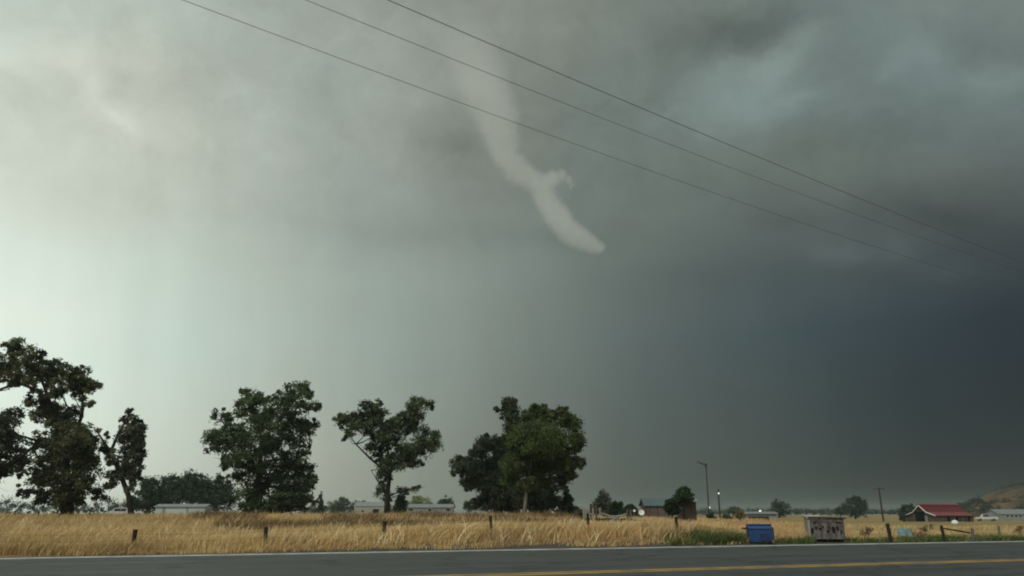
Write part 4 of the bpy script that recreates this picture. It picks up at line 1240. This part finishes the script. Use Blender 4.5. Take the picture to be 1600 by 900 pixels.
# flatbed trailer with stakes
def trailer():
    x, y, z = on(947, 73)
    e = empty("stake_trailer", (x, y, z), "old flatbed trailer with pale wooden stakes parked in the tall grass", "trailer")
    zd = 1.16 - z if False else .50
    MB().box((x, y, z + zd), (4.2, 1.8, .13)).build("deck", M["darksteel"], e)
    MB().box((x, y - .92, z + zd - .04), (4.25, .06, .16)).build("side_rail", M["black"], e)
    random.seed(9)
    for i, a in enumerate([-2.05, -1.86, -1.66, -1.45, -1.22]):
        hh = random.uniform(.85, 1.15)
        MB().box((x + a, y - .85 + .02 * i, z + zd + .07 + hh / 2), (.13, .035, hh)).build("stake_board", M["board_pale"], e)
    MB().box((x - 1.42, y - .80, z + zd + .67), (.11, .10, 1.2)).build("post", M["black"], e)
    MB().box((x - .95, y - .80, z + zd + .62), (.16, .10, 1.1)).build("post", M["redwood"], e)
    MB().box((x - .62, y - .80, z + zd + .5), (.10, .08, .85)).build("stake_board", M["board_pale"], e)
    for a in (1.55, 1.85):
        MB().box((x + a + .2, y - .80, z + zd + .45), (.16, .12, .72)).build("post", M["redwood"], e)
    MB().box((x - 1.65, y - .86, z + zd + .42), (.9, .03, .10)).build("cross_board", M["board_pale"], e)
    MB().tube([(x - .5, y - .7, z + zd + .5), (x + .4, y - .7, z + zd + .22), (x + 1.2, y - .7, z + zd + .28), (x + 1.7, y - .7, z + zd + .45)], .06, 5).build("bent_pipe", M["board_pale"], e)
    MB().box((x + .55, y - .5, z + zd + .17), (1.1, .5, .18), rz=.15).build("scrap_box", M["greyroof"], e)
    for a in (-.9, .9):
        for b_ in (-.75, .75):
            w_ = MB().tube([(x + a, y + b_ - .09, z + .28), (x + a, y + b_ + .09, z + .28)], .28, 14).build("wheel", M["black"], e)
            MB().tube([(x + a, y + b_ - .11, z + .28), (x + a, y + b_ + .11, z + .28)], .12, 10).build("rim", M["steel"], w_)
    MB().tube([(x + 2.1, y, z + zd - .05), (x + 3.0, y, z + zd - .15)], .05, 6).build("tongue", M["darksteel"], e)


trailer()


# vehicles
def car(px, Y, lab, rz, kind="car"):
    x, y, z = on(px, Y); name = "parked_car" if kind == "car" else "parked_truck"
    e = empty(name, (x, y, z), lab, kind)
    R = Matrix.Rotation(rz, 3, "Z"); O = Vector((x, y, z))
    Lc, Wc = 4.4, 1.75
    if kind == "car":
        lower = [(-2.2, .35), (-2.15, .85), (-1.3, .95), (1.1, .95), (2.1, .80), (2.2, .4)]
        cab = [(-1.35, .94), (-.95, 1.42), (.45, 1.45), (1.15, .94)]
    else:
        lower = [(-2.6, .45), (-2.6, 1.05), (-.4, 1.05), (1.3, 1.05), (2.5, .98), (2.6, .5)]
        cab = [(-.5, 1.04), (-.35, 1.75), (.75, 1.78), (1.35, 1.04)]

    def prism(prof, w_):
        n = len(prof); a = [O + R @ Vector((p_[0], -w_/2, p_[1])) for p_ in prof]; b_ = [O + R @ Vector((p_[0], w_/2, p_[1])) for p_ in prof]
        return MB().add(a + b_, [tuple(range(n)), tuple(range(n, 2*n))[::-1]] + [(i, n+i, n+(i+1) % n, (i+1) % n) for i in range(n)])
    prism(lower, Wc).build("body", M["carwhite"], e)
    prism(cab, Wc * .88).build("roof", M["carwhite"], e)
    wz0, wz1 = cab[0][1] + .05, cab[1][1] - .08
    for sg in (-1, 1):
        mx = (cab[0][0] + cab[3][0]) / 2
        for a0, a1 in [(cab[1][0] + .02, mx - .05), (mx + .05, cab[2][0] + .15)]:
            q = [O + R @ Vector((a, sg * Wc * .445, h_)) for a, h_ in [(a0 - .12, wz0), (a1, wz0), (a1, wz1), (a0, wz1)]]
            q2 = [v + (R @ Vector((0, sg * .01, 0))) for v in q]
            MB().add(q + q2, [(0, 1, 2, 3), (4, 5, 6, 7), (0, 4, 5, 1), (1, 5, 6, 2), (2, 6, 7, 3), (3, 7, 4, 0)]).build("window", M["glass"], e)
        for a in (-lower[0][0] * -.62, lower[-1][0] * .62):
            c = O + R @ Vector((a, sg * Wc * .46, .33))
            w_ = MB().tube([c - R @ Vector((0, .1, 0)), c + R @ Vector((0, .1, 0))], .33, 16).build("wheel", M["black"], e)
            MB().tube([c - R @ Vector((0, .115, 0)), c + R @ Vector((0, .115, 0))], .17, 10).build("rim", M["steel"], w_)
        MB().box(O + R @ Vector((lower[-1][0] - .02, sg * .6, .72)), (.08, .3, .14), M=R).build("headlight", M["greyroof"], e)


car(192, 118, "white parked car glimpsed behind the leaning tree's foot", .15)
car(1540, 222, "white pickup truck parked left of the long pale house", 2.9, "truck")


# ------------------------------------------------------------------ poles and lamps
def street_light():
    Y = 120; x, y, z = on(1106, Y); e = empty("street_light", (x, y, z), "tall thin street light with an arm pointing up to the left", "street light")
    top = Vector(at(1103, 727, Y)); b_ = Vector((top.x, y, z - .1)); tip = Vector(at(1089, 721, Y))
    MB().tube([b_, b_.lerp(top, .5), top], [.11, .09, .07], 8).build("pole", M["darksteel"], e)
    MB().tube([top + Vector((0, 0, -.35)), top + Vector((0, 0, .25))], .16, 8).build("bracket", M["darksteel"], e)
    MB().tube([top + Vector((0, 0, .0)), top.lerp(tip, .5) + Vector((0, 0, -.05)), tip], [.07, .07, .05], 6).build("arm", M["darksteel"], e)
    c = top.lerp(tip, .55)
    R = Matrix.Rotation(math.radians(22), 3, "Y")
    MB().box(c, (.85, .28, .14), M=R, taper=.7).build("lamp_head", M["darksteel"], e)


street_light()


def lamp_post(px, py, Y, lab, rr, extra=0.0, pole_r=.06):
    x, y, z = on(px, Y); c = Vector(at(px, py, Y)); e = empty("lamp_post", (x, y, z), lab, "lamp post")
    xb = c.x
    MB().tube([(xb, y + .0, z - .1), (xb, y, c.z + extra)], [pole_r * 1.2, pole_r], 8).build("pole", M["darksteel"], e)
    MB().ball((xb, y - rr - .05, c.z), (rr, rr, rr), 12, 8).build("lamp", M["lamp"], e, True)
    MB().tube([(xb, y, c.z + rr * .9), (xb, y - rr - .05, c.z + rr * .95)], [pole_r * .5, pole_r * .5], 6).build("bracket", M["darksteel"], e)


lamp_post(1122.5, 771, 130, "lamp post with a lit white lamp near its top, right of the tall street light", .13, .65, .12)
lamp_post(1108, 793, 140, "short lamp post with a dim white lamp, low between the two tall poles", .15, .1)
lamp_post(1187, 799, 125, "short lit lamp above the low grey shed", .18, .1, .03)


def utility_pole():
    Y = 205; x, y, z = on(1378, Y); e = empty("utility_pole", (x, y, z), "T shaped wooden utility pole standing in the field left of the red barn", "utility pole")
    top = Vector(at(1373, 762, Y)); b_ = Vector((top.x + .2, y, z - .2))
    MB().tube([b_, top], [.26, .18], 8).build("pole", M["polewood"], e)
    MB().box(top + Vector((0, -.2, -.25)), (2.7, .16, .20)).build("crossarm", M["polewood"], e)
    for a in (-1.2, -.6, .6, 1.2):
        MB().tube([top + Vector((a, -.2, -.15)), top + Vector((a, -.2, .08))], [.06, .04], 6).build("insulator", M["greywall"], e)


utility_pole()

# ------------------------------------------------------------------ haze
hz = bpy.data.materials.new("haze_air"); hz.use_nodes = True
N, L = hz.node_tree.nodes, hz.node_tree.links; N.clear()
v = nd(N, "ShaderNodeVolumePrincipled"); v.inputs["Color"].default_value = (.58, .70, .72, 1); v.inputs["Density"].default_value = .00020
oo = nd(N, "ShaderNodeOutputMaterial"); L.new(v.outputs[0], oo.inputs["Volume"])
hb = MB().box((0, 0, 12.0), (4900, 4900, 27.0)).build("haze", hz)
hb["kind"] = "stuff"
hb.data.materials[0] = hz

for o in bpy.data.objects:
    if "_w" in o: del o["_w"]
